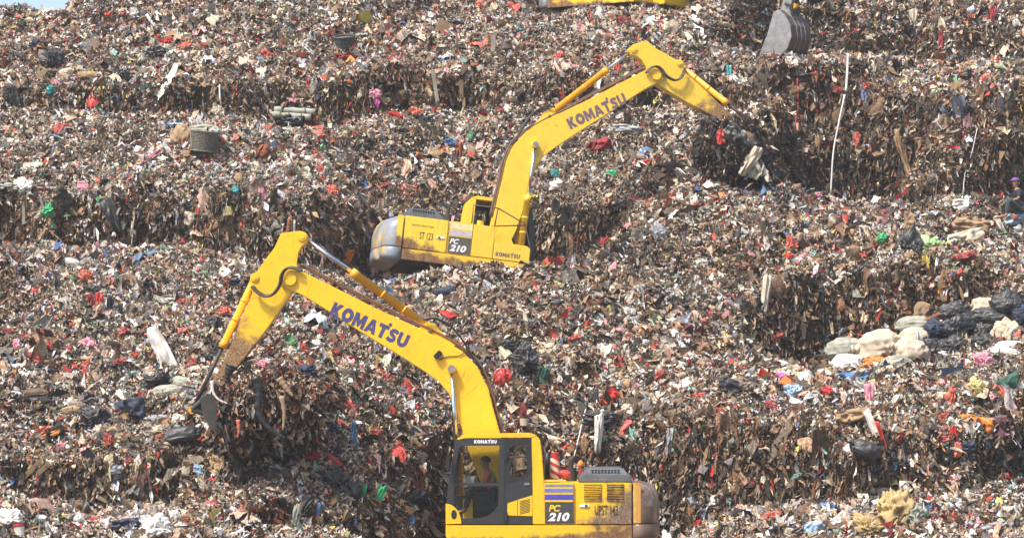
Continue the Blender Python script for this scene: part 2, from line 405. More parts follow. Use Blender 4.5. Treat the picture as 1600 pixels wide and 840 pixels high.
def scatter(name, n, tmpl, tfaces, size_fn, orient_fn, wobble, smooth, mat, bright=0.0, lift=0.3, jitter=0.16, weight=None, label=''):
    p, nrm = sample(n, dens if weight is None else weight)
    sx, sy, sz = size_fn(n, nrm)
    X, Y, Z = orient_fn(n, nrm)
    nv = len(tmpl)
    t = np.repeat(tmpl[None], n, 0)
    t = t + rng.normal(0, 1, (n, nv, 3)) * wobble[None]
    t[..., 0] *= sx[:, None]; t[..., 1] *= sy[:, None]; t[..., 2] *= sz[:, None]
    base = p + nrm * (lift * np.minimum(sx, sy) * rng.random(n))[:, None]
    v = base[:, None, :] + t[..., 0:1] * X[:, None] + t[..., 1:2] * Y[:, None] + t[..., 2:3] * Z[:, None]
    nf, fl = len(tfaces), len(tfaces[0])
    faces = (np.array(tfaces)[None] + (np.arange(n) * nv)[:, None, None]).reshape(-1)
    me = np_mesh(name, v.reshape(-1, 3), faces, np.full(n * nf, fl), smooth)
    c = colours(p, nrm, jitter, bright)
    att = me.attributes.new('Col', 'FLOAT_COLOR', 'FACE')
    cc = np.repeat(np.concatenate([c, rng.random((n, 1))], 1), nf, 0)
    # creases and dirt differ a little from face to face
    cc[:, :3] *= np.exp(rng.normal(0, 0.10, (len(cc), 1)))
    att.data.foreach_set('color', cc.astype(np.float32).ravel())
    o = link(name, me, mat)
    tag(o, label, None, None, 'stuff')
    return o

def litter_material(name, rough_lo=0.45, rough_hi=0.95, transl=0.0):
    m, nt, b = new_mat(name)
    at = N(nt, 'ShaderNodeAttribute', attribute_name='Col')
    tc = N(nt, 'ShaderNodeTexCoord')
    nz = N(nt, 'ShaderNodeTexNoise'); nz.inputs['Scale'].default_value = 22; nz.inputs['Detail'].default_value = 3
    nt.links.new(tc.outputs['Object'], nz.inputs['Vector'])
    r = ramp(nt, nz.outputs[0], [(0.35, (0.5, 0.46, 0.42)), (0.6, (1.08, 1.08, 1.08))])
    nt.links.new(mix(nt, 1.0, at.outputs['Color'], r.outputs[0], 'MULTIPLY'), b.inputs['Base Color'])
    mr = N(nt, 'ShaderNodeMapRange'); mr.inputs[3].default_value = rough_lo; mr.inputs[4].default_value = rough_hi
    nt.links.new(at.outputs['Alpha'], mr.inputs[0]); nt.links.new(mr.outputs[0], b.inputs['Roughness'])
    b.inputs['Specular IOR Level'].default_value = 0.4
    return m
LIT = litter_material('mixed_plastic_waste')

def ortho(n, X0):
    X = norm(X0 - n * (X0 * n).sum(1, keepdims=True))
    return X, np.cross(n, X), n

def or_sheet(k, n):
    Z = norm(n + rng.normal(0, 0.55, (k, 3)))
    return ortho(Z, rng.normal(0, 1, (k, 3)))
def or_hang(k, n):
    down = np.tile(np.array([[0, 0, -1.0]]), (k, 1))
    Z = norm(n + rng.normal(0, 0.4, (k, 3)))
    jit = 0.16 + 0.8 * np.clip(n[:, 2:3], 0, 1)
    return ortho(Z, down + rng.normal(0, 1, (k, 3)) * jit)
gx, gy = np.meshgrid([-0.5, 0, 0.5], [-0.5, 0, 0.5])
T9 = np.stack([gx.ravel(), gy.ravel(), np.zeros(9)], 1)
T9[4, 2] = 0.25; T9[1, 2] = 0.1; T9[7, 2] = -0.05
for i in (0, 2, 6, 8): T9[i, :2] *= 0.78
F9 = [(0, 1, 4, 3), (1, 2, 5, 4), (3, 4, 7, 6), (4, 5, 8, 7)]
TS = []
for i in range(5):
    wdt = (0.35, 0.5, 0.45, 0.4, 0.12)[i]
    TS += [(i / 4.0, -wdt, 0.0), (i / 4.0, wdt, 0.0)]
TS = np.array(TS) - np.array([0.3, 0, 0])
FS = [(2 * i, 2 * i + 1, 2 * i + 3, 2 * i + 2) for i in range(4)]
def ico(sub):
    bm = bmesh.new(); bmesh.ops.create_icosphere(bm, subdivisions=sub, radius=0.5)
    v = np.array([x.co[:] for x in bm.verts]); f = [tuple(q.index for q in p.verts) for p in bm.faces]; bm.free()
    return v, f

def sz_sheet(k, n):
    s = 0.048 * np.exp(rng.normal(0, 0.5, k)); s = np.minimum(s, 0.26)
    return s * 1.5, s * (0.45 + 0.45 * rng.random(k)), s * 0.9
def sz_big(k, n):
    s = 0.125 * np.exp(rng.normal(0, 0.42, k)); s = np.minimum(s, 0.40)
    return s * 1.2, s * (0.5 + 0.5 * rng.random(k)), s * 0.8
def sz_strip(k, n):
    L = (0.13 + 0.16 * np.clip(1 - n[:, 2], 0, 1)) * np.exp(rng.normal(0, 0.45, k))
    L = np.minimum(L, 0.8)
    return L * 1.1, 0.018 * np.exp(rng.normal(0, 0.5, k)) + 0.055 * L, 0.13 * L
def sz_ribbon(k, n):
    L = np.minimum(0.15 * np.exp(rng.normal(0, 0.45, k)), 0.6)
    return L, 0.016 * np.exp(rng.normal(0, 0.4, k)) + 0.07 * L, 0.25 * L
def sz_twig(k, n):
    L = 0.28 * np.exp(rng.normal(0, 0.45, k))
    return np.minimum(L, 0.9), np.full(k, 0.012) + 0.008 * rng.random(k), 0.12 * L
def sz_blob(k, n):
    s = 0.078 * np.exp(rng.normal(0, 0.45, k)); s = np.minimum(s, 0.28)
    return s * 1.2, s * (0.6 + 0.4 * rng.random(k)), s * (0.55 + 0.3 * rng.random(k))

Q = 1.0
clump = np.clip(0.25 + 1.6 * vnoise(Gc.reshape(-1, 3), 1.6, 31), 0.06, 1.6).reshape(dens.shape)
wob9 = np.tile(np.array([[0.15, 0.15, 0.34]]), (9, 1))
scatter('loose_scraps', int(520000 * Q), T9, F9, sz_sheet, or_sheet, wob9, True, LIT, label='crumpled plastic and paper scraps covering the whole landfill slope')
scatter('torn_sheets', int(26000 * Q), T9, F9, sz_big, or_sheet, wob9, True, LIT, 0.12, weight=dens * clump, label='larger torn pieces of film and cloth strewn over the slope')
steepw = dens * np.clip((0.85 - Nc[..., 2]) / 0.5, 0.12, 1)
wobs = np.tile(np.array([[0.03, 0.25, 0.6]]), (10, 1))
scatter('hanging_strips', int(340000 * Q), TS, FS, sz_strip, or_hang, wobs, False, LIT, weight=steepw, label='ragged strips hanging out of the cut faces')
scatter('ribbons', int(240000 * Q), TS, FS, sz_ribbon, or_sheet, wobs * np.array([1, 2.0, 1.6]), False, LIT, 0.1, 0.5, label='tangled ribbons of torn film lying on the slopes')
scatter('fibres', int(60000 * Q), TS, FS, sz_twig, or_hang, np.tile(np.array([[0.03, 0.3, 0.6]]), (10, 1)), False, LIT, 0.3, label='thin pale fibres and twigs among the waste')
v1, f1 = ico(1)
v2, f2 = ico(2)
flatw = dens * clump * np.clip((Nc[..., 2] - 0.1) / 0.5, 0.1, 1)
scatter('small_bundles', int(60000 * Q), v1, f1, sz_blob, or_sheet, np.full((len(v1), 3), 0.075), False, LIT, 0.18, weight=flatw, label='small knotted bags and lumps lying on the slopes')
# bigger torn films, draped over the slopes and hanging out of the faces
a5 = np.linspace(-0.5, 0.5, 6)
gx5, gy5 = np.meshgrid(a5, a5)
T36 = np.stack([gx5.ravel() * (1 - 0.5 * gy5.ravel() ** 2), gy5.ravel() * (1 - 0.6 * gx5.ravel() ** 2), 0.16 * np.sin(gx5.ravel() * 9) * np.cos(gy5.ravel() * 7) + 0.1 * (0.5 - gx5.ravel() ** 2 - gy5.ravel() ** 2)], 1)
F25 = [(j * 6 + i, j * 6 + i + 1, j * 6 + i + 7, j * 6 + i + 6) for j in range(5) for i in range(5)]
wob36 = np.tile(np.array([[0.06, 0.06, 0.13]]), (36, 1))
def sz_film(k, n):
    s = np.minimum(0.24 * np.exp(rng.normal(0, 0.35, k)), 0.55)
    return s * 1.25, s * (0.45 + 0.5 * rng.random(k)), s * 0.8
def sz_hfilm(k, n):
    s = np.minimum(0.34 * np.exp(rng.normal(0, 0.4, k)), 0.9)
    return s * 1.3, s * (0.2 + 0.3 * rng.random(k)), s * 0.35
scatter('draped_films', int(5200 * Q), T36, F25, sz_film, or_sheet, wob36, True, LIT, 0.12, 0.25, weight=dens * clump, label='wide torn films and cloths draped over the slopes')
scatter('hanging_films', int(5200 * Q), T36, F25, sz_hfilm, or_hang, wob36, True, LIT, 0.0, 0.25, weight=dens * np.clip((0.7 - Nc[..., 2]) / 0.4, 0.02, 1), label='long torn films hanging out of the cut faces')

# ------------------------------------------------------------------ mesh builders
def bm_obj(name, bm, mat, parent=None, smooth=False, bevel=0.0, label=None):
    bmesh.ops.recalc_face_normals(bm, faces=bm.faces)
    if bevel:
        bmesh.ops.remove_doubles(bm, verts=bm.verts, dist=1e-5)
        es = [e for e in bm.edges if len(e.link_faces) == 2 and e.calc_face_angle(0) > 0.5]
        bmesh.ops.bevel(bm, geom=es, offset=bevel, segments=2, affect='EDGES', clamp_overlap=True)
    me = bpy.data.meshes.new(name)
    bm.to_mesh(me); bm.free()
    for p in me.polygons: p.use_smooth = smooth
    o = link(name, me, mat, parent)
    if label: o['label'] = label
    return o

def add_prism(bm, pts, y0, y1):
    """polygon in XZ extruded along Y"""
    a = [bm.verts.new((x, y0, z)) for x, z in pts]
    b = [bm.verts.new((x, y1, z)) for x, z in pts]
    n = len(pts)
    bm.faces.new(a[::-1]); bm.faces.new(b)
    for i in range(n):
        j = (i + 1) % n
        bm.faces.new((a[i], a[j], b[j], b[i]))

def add_box(bm, x0, x1, y0, y1, z0, z1):
    add_prism(bm, [(x0, z0), (x1, z0), (x1, z1), (x0, z1)], y0, y1)

def add_tube(bm, pts, r, seg=12, caps=True, radii=None):
    pts = [Vector(p) for p in pts]
    rings = []
    up = Vector((0, 1, 0.01))
    for i, p in enumerate(pts):
        d = (pts[min(i + 1, len(pts) - 1)] - pts[max(i - 1, 0)]).normalized()
        if abs(d.dot(up.normalized())) > 0.95: u = Vector((1, 0, 0)).cross(d).normalized()
        else: u = up.cross(d).normalized()
        v = d.cross(u).normalized()
        rr = radii[i] if radii else r
        rings.append([bm.verts.new(p + (u * math.cos(2 * math.pi * k / seg) + v * math.sin(2 * math.pi * k / seg)) * rr) for k in range(seg)])
    for a, b in zip(rings[:-1], rings[1:]):
        for k in range(seg):
            f = bm.faces.new((a[k], a[(k + 1) % seg], b[(k + 1) % seg], b[k]))
    if caps:
        bm.faces.new(rings[0][::-1]); bm.faces.new(rings[-1])

def curve_pts(ctrl, n=8):
    """Catmull-Rom through control points"""
    c = [Vector(p) for p in ctrl]
    c = [c[0] * 2 - c[1]] + c + [c[-1] * 2 - c[-2]]
    out = []
    for i in range(1, len(c) - 2):
        for k in range(n):
            t = k / n
            out.append(0.5 * ((2 * c[i]) + (-c[i - 1] + c[i + 1]) * t + (2 * c[i - 1] - 5 * c[i] + 4 * c[i + 1] - c[i + 2]) * t * t + (-c[i - 1] + 3 * c[i] - 3 * c[i + 1] + c[i + 2]) * t ** 3))
    out.append(c[-2])
    return out

def tube_obj(name, pts, r, mat, parent, seg=12, radii=None, label=None):
    bm = bmesh.new(); add_tube(bm, pts, r, seg, True, radii)
    return bm_obj(name, bm, mat, parent, smooth=True, label=label)

def lettering(text, parent, mat, loc, xdir, zdir, height, width=None, shear=0.0, bold=0.0, depth=0.004, name='lettering', spacing=1.0):
    """letters as mesh; xdir = reading direction, zdir = up of the letters, in the parent's space"""
    cu = bpy.data.curves.new(name, 'FONT')
    cu.body = text; cu.size = 1.0; cu.shear = shear; cu.offset = bold; cu.extrude = 0.0; cu.space_character = spacing
    cu.align_x = 'LEFT'
    tmp = bpy.data.objects.new(name, cu); col.objects.link(tmp)
    dg = bpy.context.evaluated_depsgraph_get()
    me = bpy.data.meshes.new_from_object(tmp.evaluated_get(dg))
    bpy.data.objects.remove(tmp)
    co = np.zeros(len(me.vertices) * 3); me.vertices.foreach_get('co', co); co = co.reshape(-1, 3)
    co[:, 1] -= co[:, 1].min(); co[:, 0] -= co[:, 0].min()
    co[:, 1] *= height / co[:, 1].max()
    co[:, 0] *= (width / co[:, 0].max()) if width else height / 0.72
    xd, zd = Vector(xdir).normalized(), Vector(zdir).normalized()
    nd = xd.cross(zd)
    M = np.array([xd[:], zd[:], nd[:]])
    v = co[:, :2] @ M[:2] + np.array(loc) + np.array(nd[:]) * depth
    me.vertices.foreach_set('co', v.astype(np.float32).ravel())
    me.update()
    me.materials.clear()
    o = link(name, me, mat, parent)
    return o

from mathutils.geometry import tessellate_polygon
def _ell(cx, cy, rx, ry, a0=0, a1=360, n=28):
    return [(cx + rx * math.cos(math.radians(a0 + (a1 - a0) * k / n)), cy + ry * math.sin(math.radians(a0 + (a1 - a0) * k / n))) for k in range(n + (0 if a1 - a0 == 360 else 1))]
GLYPH = {
 'K': (0.93, [[(0, 0), (.31, 0), (.31, .34), (.55, 0), (.93, 0), (.55, .52), (.90, 1), (.54, 1), (.31, .66), (.31, 1), (0, 1)]]),
 'O': (1.02, [_ell(.51, .5, .51, .51), _ell(.51, .5, .19, .21)]),
 'M': (1.10, [[(0, 0), (.28, 0), (.28, .52), (.47, .08), (.63, .08), (.82, .52), (.82, 0), (1.10, 0), (1.10, 1), (.76, 1), (.55, .50), (.34, 1), (0, 1)]]),
 'A': (1.04, [[(0, 0), (.31, 0), (.37, .17), (.67, .17), (.73, 0), (1.04, 0), (.68, 1), (.36, 1)], [(.44, .38), (.60, .38), (.52, .64)]]),
 'T': (.90, [[(.30, 0), (.60, 0), (.60, .74), (.90, .74), (.90, 1), (0, 1), (0, .74), (.30, .74)]]),
 'U': (.94, [[(0, 1), (0, .42)] + _ell(.47, .42, .47, .42, 180, 360, 12)[1:-1] + [(.94, .42), (.94, 1), (.64, 1), (.64, .42)] + _ell(.47, .42, .17, .15, 0, -180, 6)[1:-1] + [(.30, .42), (.30, 1)]])}
def _s_glyph():
    c = [Vector(q) for q in ((.80, .76), (.66, .855), (.46, .865), (.26, .82), (.19, .70), (.27, .59), (.45, .51), (.62, .43), (.68, .30), (.60, .18), (.40, .135), (.20, .155), (.05, .26))]
    L_, R_ = [], []
    for i, p in enumerate(c):
        d = (c[min(i + 1, len(c) - 1)] - c[max(i - 1, 0)]).normalized(); n = Vector((-d.y, d.x))
        L_.append(tuple(p + n * .135)); R_.append(tuple(p - n * .135))
    return (.86, [L_ + R_[::-1]])
GLYPH['S'] = _s_glyph()
def block_name(parent, mat, loc, xdir, zdir, height, width, depth=0.004, name='lettering'):
    """the maker's name in heavy block capitals, with the small mark above T and S"""
    word = 'KOMATSU'; gap = 0.07
    total = sum(GLYPH[ch][0] for ch in word) + gap * (len(word) - 1)
    xd, zd = Vector(xdir).normalized(), Vector(zdir).normalized(); nd = xd.cross(zd)
    verts, tris = [], []
    x = 0.0
    def put(polys, x):
        flat = [Vector((p[0], p[1], 0)) for q in polys for p in q]
        t = tessellate_polygon([[Vector((p[0], p[1], 0)) for p in q] for q in polys])
        b = len(verts)
        for p in flat:
            verts.append(Vector(loc) + xd * ((p.x + x) * width / total) + zd * (p.y * height) + nd * depth)
        tris.extend([tuple(b + i for i in f) for f in t])
    for i, ch in enumerate(word):
        put(GLYPH[ch][1], x)
        if ch == 'T': put([[(.72, 1.03), (.98, 1.03), (.98, 1.24), (.72, 1.24)]], x)
        x += GLYPH[ch][0] + gap
    me = bpy.data.meshes.new(name)
    me.from_pydata([v[:] for v in verts], [], tris); me.update()
    return link(name, me, mat, parent)

# ------------------------------------------------------------------ excavator materials
def yellow_paint(name, base, rust_lo, rust_hi, dirt=(0.10, 0.055, 0.03), amt=0.0, axis=2, rear=None, rusty=(0.16, 0.07, 0.025), dust=(0.36, 0.22, 0.10)):
    """enamel with scratches everywhere and heavy wear below rust_hi (object Z)"""
    m, nt, b = new_mat(name)
    tc = N(nt, 'ShaderNodeTexCoord')
    sep = N(nt, 'ShaderNodeSeparateXYZ'); nt.links.new(tc.outputs['Object'], sep.inputs[0])
    n1 = N(nt, 'ShaderNodeTexNoise'); n1.inputs['Scale'].default_value = 3.0; n1.inputs['Detail'].default_value = 9; n1.inputs['Roughness'].default_value = 0.65
    nt.links.new(tc.outputs['Object'], n1.inputs['Vector'])
    n2 = N(nt, 'ShaderNodeTexNoise'); n2.inputs['Scale'].default_value = 30; n2.inputs['Detail'].default_value = 6; n2.inputs['Roughness'].default_value = 0.7
    nt.links.new(tc.outputs['Object'], n2.inputs['Vector'])
    shade = ramp(nt, n1.outputs[0], [(0.3, tuple(c * 0.88 for c in base)), (0.62, base)])
    # wear follows a height band blurred by noise
    mr = N(nt, 'ShaderNodeMapRange'); mr.inputs[1].default_value = rust_lo; mr.inputs[2].default_value = rust_hi; mr.inputs[3].default_value = 1; mr.inputs[4].default_value = 0
    mr.clamp = True
    nt.links.new(sep.outputs[axis], mr.inputs[0])
    add = N(nt, 'ShaderNodeMath', operation='ADD'); nt.links.new(mr.outputs[0], add.inputs[0])
    if rear is not None:          # worn more towards the tail
        mr2 = N(nt, 'ShaderNodeMapRange'); mr2.inputs[1].default_value = rear[1]; mr2.inputs[2].default_value = rear[0]; mr2.inputs[3].default_value = 0; mr2.inputs[4].default_value = rear[2]
        nt.links.new(sep.outputs[0], mr2.inputs[0])
        ad2 = N(nt, 'ShaderNodeMath', operation='ADD'); nt.links.new(add.outputs[0], ad2.inputs[0]); nt.links.new(mr2.outputs[0], ad2.inputs[1])
        addo = ad2
    else: addo = add
    mul = N(nt, 'ShaderNodeMath', operation='MULTIPLY_ADD'); mul.inputs[1].default_value = 1.5; mul.inputs[2].default_value = -0.85
    nt.links.new(n1.outputs[0], mul.inputs[0]); nt.links.new(mul.outputs[0], add.inputs[1])
    w = ramp(nt, addo.outputs[0], [(0.34 - amt, (0, 0, 0)), (0.62 - amt, (1, 1, 1))])
    rc = ramp(nt, n2.outputs[0], [(0.35, dirt), (0.5, rusty), (0.68, dust)])
    c = mix(nt, w.outputs[0], shade.outputs[0], rc.outputs[0])
    # dried mud washed down in streaks, and dust blown over the paint
    mp = N(nt, 'ShaderNodeMapping'); mp.inputs['Scale'].default_value = (5.5, 5.5, 0.9)
    nt.links.new(tc.outputs['Object'], mp.inputs[0])
    n3 = N(nt, 'ShaderNodeTexNoise'); n3.inputs['Scale'].default_value = 2.2; n3.inputs['Detail'].default_value = 8; n3.inputs['Roughness'].default_value = 0.72
    nt.links.new(mp.outputs[0], n3.inputs['Vector'])
    st = ramp(nt, n3.outputs[0], [(0.52, (0, 0, 0)), (0.72, (0.6, 0.6, 0.6))])
    c = mix(nt, st.outputs[0], c, (0.50, 0.30, 0.07))
    n4 = N(nt, 'ShaderNodeTexNoise'); n4.inputs['Scale'].default_value = 7; n4.inputs['Detail'].default_value = 10; n4.inputs['Roughness'].default_value = 0.75
    nt.links.new(tc.outputs['Object'], n4.inputs['Vector'])
    s4 = ramp(nt, n4.outputs[0], [(0.615, (0, 0, 0)), (0.66, (0.7, 0.7, 0.7))])
    c = mix(nt, s4.outputs[0], c, (0.26, 0.13, 0.04))
    sc = ramp(nt, n2.outputs[0], [(0.66, (0, 0, 0)), (0.74, (0.55, 0.55, 0.55))])
    c = mix(nt, sc.outputs[0], c, tuple(x * 0.45 for x in base))
    nt.links.new(c, b.inputs['Base Color'])
    rr = ramp(nt, w.outputs[0], [(0.0, (0.36,) * 3), (1.0, (0.75,) * 3)])
    nt.links.new(rr.outputs[0], b.inputs['Roughness'])
    bp = N(nt, 'ShaderNodeBump'); bp.inputs['Strength'].default_value = 0.12; bp.inputs['Distance'].default_value = 0.01
    nt.links.new(n2.outputs[0], bp.inputs['Height']); nt.links.new(bp.outputs[0], b.inputs['Normal'])
    return m

M = {}
Y1 = (0.84, 0.50, 0.012)
M['yellow'] = yellow_paint('yellow_enamel', Y1, -90, -80)
M['yellow_deck'] = yellow_paint('worn_yellow_deck', Y1, 1.00, 1.26, rear=(-2.2, 0.2, 0.75))
M['yellow_door'] = yellow_paint('worn_yellow_door', Y1, 1.15, 2.1, amt=-0.16, rear=(-2.3, -1.3, 0.75), rusty=(0.16, 0.10, 0.06), dust=(0.30, 0.24, 0.18))
M['cw_edge'] = yellow_paint('chipped_ochre_edge', (0.78, 0.42, 0.05), -90, -80, amt=0.05, rear=(-2.3, -2.2, 0.75), dust=(0.5, 0.3, 0.08), rusty=(0.55, 0.26, 0.05), dirt=(0.45, 0.2, 0.05))
M['yellow_old'] = yellow_paint('faded_yellow_enamel', (0.80, 0.52, 0.035), -90, -80)
M['yellow_old_deck'] = yellow_paint('faded_worn_yellow_deck', (0.80, 0.50, 0.03), 1.02, 1.34, rear=(-2.2, 0.6, 0.6))
M['yellow_old_door'] = yellow_paint('faded_worn_yellow_door', (0.82, 0.56, 0.04), 1.15, 1.9, amt=-0.10, rear=(-2.2, -1.2, 0.35))
M['orange'] = yellow_paint('orange_yellow_cylinder_paint', (0.78, 0.36, 0.012), -90, -80)
M['stick'] = yellow_paint('yellow_stick_worn_to_rust', Y1, -1, 1)   # replaced per stick below
M['chrome'] = simple_mat('chrome_rod', (0.62, 0.62, 0.63), 0.18, 1.0, 0.1, 20)
M['greypaint'] = simple_mat('charcoal_door_paint', (0.030, 0.030, 0.033), 0.42, 0, 0.25, 6, dirt=(0.12, 0.10, 0.085), dirt_amt=0.1)
M['black'] = simple_mat('black_rubber', (0.014, 0.014, 0.015), 0.55, 0, 0.3, 12)
M['seam'] = simple_mat('dark_panel_gap', (0.012, 0.01, 0.009), 0.8)
M['hood'] = simple_mat('grey_bonnet_paint', (0.075, 0.08, 0.088), 0.5, 0, 0.25, 5, dirt=(0.20, 0.17, 0.14), dirt_amt=0.25)
M['brown_cw'] = simple_mat('scuffed_brown_counterweight', (0.27, 0.18, 0.13), 0.32, 0.35, 0.5, 3, 0.12, dirt=(0.50, 0.42, 0.33), dirt_amt=0.4)
M['grey_cw'] = simple_mat('scraped_grey_counterweight', (0.25, 0.275, 0.32), 0.45, 0.15, 0.45, 2.6, 0.1, dirt=(0.62, 0.38, 0.04), dirt_amt=0.62)
M['navy'] = simple_mat('navy_letter_vinyl', (0.060, 0.050, 0.17), 0.5, 0, 0.15, 14)
M['mauve'] = simple_mat('faded_mauve_letter_vinyl', (0.15, 0.095, 0.12), 0.55, 0, 0.2, 14)
M['white'] = simple_mat('white_vinyl', (0.78, 0.76, 0.72), 0.5, 0, 0.1, 14)
M['ylet'] = simple_mat('yellow_vinyl', (0.82, 0.55, 0.03), 0.5)
M['decal_dark'] = simple_mat('dark_grey_decal', (0.055, 0.053, 0.052), 0.45, 0, 0.2, 10, dirt=(0.2, 0.17, 0.13), dirt_amt=0.05)
M['decal_brown'] = simple_mat('sun_bleached_decal', (0.095, 0.080, 0.062), 0.5, 0, 0.2, 10)
M['stripe_a'] = simple_mat('slate_stripe', (0.20, 0.22, 0.30), 0.5, dirt=(0.5, 0.48, 0.42), dirt_amt=0.3)
M['stripe_b'] = simple_mat('blue_stripe', (0.17, 0.18, 0.42), 0.5, dirt=(0.5, 0.48, 0.42), dirt_amt=0.2)
M['stripe_c'] = simple_mat('deep_blue_stripe', (0.075, 0.060, 0.33), 0.5)
M['cream'] = simple_mat('cream_decal', (0.74, 0.60, 0.30), 0.5, dirt=(0.6, 0.5, 0.4), dirt_amt=0.3)
M['lilac'] = simple_mat('bleached_lilac_stripe', (0.44, 0.40, 0.47), 0.5, dirt=(0.6, 0.56, 0.5), dirt_amt=0.5)
M['stencil'] = simple_mat('black_stencil_paint', (0.03, 0.025, 0.02), 0.7)
M['steel'] = simple_mat('worn_bare_steel', (0.30, 0.295, 0.29), 0.42, 0.5, 0.3, 5, 0.15, dirt=(0.14, 0.10, 0.07), dirt_amt=0.2)
M['darksteel'] = simple_mat('dark_greasy_steel', (0.05, 0.043, 0.038), 0.6, 0.2, 0.4, 8, 0.3)
M['brownsteel'] = simple_mat('brown_worn_steel', (0.105, 0.075, 0.055), 0.5, 0.3, 0.35, 5, 0.15)
M['smeared'] = simple_mat('cream_smeared_steel', (0.52, 0.45, 0.33), 0.7, 0, 0.4, 3, 0.3, dirt=(0.06, 0.045, 0.035), dirt_amt=0.55)
M['hose'] = simple_mat('dusty_hydraulic_hose', (0.085, 0.066, 0.05), 0.6, 0, 0.4, 15)
M['rusthose'] = simple_mat('rust_brown_pipe', (0.16, 0.075, 0.04), 0.7, 0, 0.4, 10)
M['seat'] = simple_mat('seat_cloth', (0.05, 0.055, 0.06), 0.9)
def glass_mat():
    m, nt, b = new_mat('tinted_glass')
    out = nt.nodes['Material Output']
    nt.nodes.remove(b)
    tr = N(nt, 'ShaderNodeBsdfTransparent'); tr.inputs[0].default_value = (0.84, 0.88, 0.85, 1)
    gl = N(nt, 'ShaderNodeBsdfGlossy'); gl.inputs['Roughness'].default_value = 0.02
    fr = N(nt, 'ShaderNodeFresnel'); fr.inputs[0].default_value = 1.33
    mx = N(nt, 'ShaderNodeMixShader')
    ad = N(nt, 'ShaderNodeMath', operation='ADD'); ad.inputs[1].default_value = 0.0
    nt.links.new(fr.outputs[0], ad.inputs[0]); nt.links.new(ad.outputs[0], mx.inputs[0])
    nt.links.new(tr.outputs[0], mx.inputs[1]); nt.links.new(gl.outputs[0], mx.inputs[2])
    nt.links.new(mx.outputs[0], out.inputs[0])
    return m
M['glass'] = glass_mat()
def stick_mat(name, base, x0, x1):
    return yellow_paint(name, base, x1, x0, axis=0, dirt=(0.07, 0.04, 0.02), rusty=(0.22, 0.10, 0.02), dust=(0.42, 0.36, 0.28), amt=0.02)

# ------------------------------------------------------------------ excavator
# machine space: X forward, Y to the left, Z up, origin on the ground under the slewing ring
def p1(px, py, D=60.0):      # side elevation read off the lower machine
    s = F / D
    return ((811 - px) / s, (922 - py) / s)
def pm(px, py): return p1(px, py, 61.4)      # same, for things in the machine's centre plane
BOOM_PX = [(447, 420), (458, 419), (478, 427), (523, 449), (588, 482), (644, 508), (685, 527), (722, 548), (746, 573), (763, 607), (771, 640), (779, 668), (792, 715), (800, 752), (795, 772), (778, 780), (762, 772), (748, 745), (734, 708), (722, 670), (712, 640), (702, 615), (686, 596), (660, 578), (624, 555), (563, 518), (507, 482), (474, 462), (452, 452), (440, 446), (438, 430)]
STICK_PX = [(440, 365), (470, 361), (481, 367), (482, 378), (472, 386), (467, 396), (465, 412), (467, 432), (462, 450), (450, 468), (418, 514), (388, 553), (371, 574), (344, 624), (334, 636), (322, 632), (320, 618), (336, 590), (353, 560), (374, 507), (396, 458), (391, 440), (393, 430), (402, 425), (430, 387)]
TP, FP = (455, 437), (777, 762)
def local_frame(px_pts, o_px, a_px):
    """pixel outline -> coordinates along/perpendicular to the axis o->a (machine space metres)"""
    o = Vector(pm(*o_px)); a = (Vector(pm(*a_px)) - o).normalized(); n = Vector((-a.y, a.x))
    return [((Vector(pm(*p)) - o).dot(a), (Vector(pm(*p)) - o).dot(n)) for p in px_pts]
BOOM_L = local_frame(BOOM_PX, FP, TP)
SA = (330, 624)
STICK_L = local_frame(STICK_PX, TP, SA)
def loc_pt(px, o, a): return local_frame([px], o, a)[0]
BOOM_LEN = (Vector(pm(*TP)) - Vector(pm(*FP))).length
STICK_LEN = (Vector(pm(*SA)) - Vector(pm(*TP))).length

def frame_empty_matrix(o, a):
    """matrix of a planar member: local X along o->a in the machine's XZ plane"""
    d = (Vector(a) - Vector(o)).normalized()
    R = Matrix(((d.x, 0, -d.y), (0, 1, 0), (d.y, 0, d.x)))
    return Matrix.Translation((o[0], 0, o[1])) @ R.to_4x4()

def cylinder_pair(root, base, mid, tip, r, y, matb, name='hydraulic_cylinder', rodmat=None, label=None):
    """barrel base->mid, rod mid->tip (XZ points); rod is a sub-part"""
    b3, m3, t3 = [Vector((p[0], y, p[1])) for p in (base, mid, tip)]
    d = (m3 - b3).normalized()
    bm = bmesh.new()
    add_tube(bm, [b3, b3 + d * 0.12, b3 + d * 0.121, m3 - d * 0.16, m3 - d * 0.159, m3], r, 16, True, [r * 0.8, r * 0.95, r, r, r * 1.14, r * 1.14])
    add_tube(bm, [b3 - Vector((0, r * 1.1, 0)), b3 + Vector((0, r * 1.1, 0))], r * 1.15, 16)
    for t in (0.33, 0.6):
        q = b3.lerp(m3, t); add_tube(bm, [q - d * 0.02, q + d * 0.02], r * 1.08, 16)
    c = bm_obj(name, bm, matb, root, smooth=False, bevel=0, label=label)
    for p in c.data.polygons: p.use_smooth = len(p.vertices) == 4
    bm = bmesh.new()
    d2 = (t3 - m3).normalized()
    add_tube(bm, [m3 - d2 * 0.05, t3 - d2 * 0.08], r * 0.55, 14)
    bm_obj('rod', bm, rodmat or M['chrome'], c, smooth=True)
    bm = bmesh.new()
    add_tube(bm, [t3 - Vector((0, r * 1.1, 0)), t3 + Vector((0, r * 1.1, 0))], r * 1.05, 16)
    bm_obj('rod_eye', bm, matb, c, smooth=False)
    return c

def round_poly(cx, cz, rx, rz, a0, a1, n):
    return [(cx + rx * math.cos(math.radians(a0 + (a1 - a0) * k / n)), cz + rz * math.sin(math.radians(a0 + (a1 - a0) * k / n))) for k in range(n + 1)]

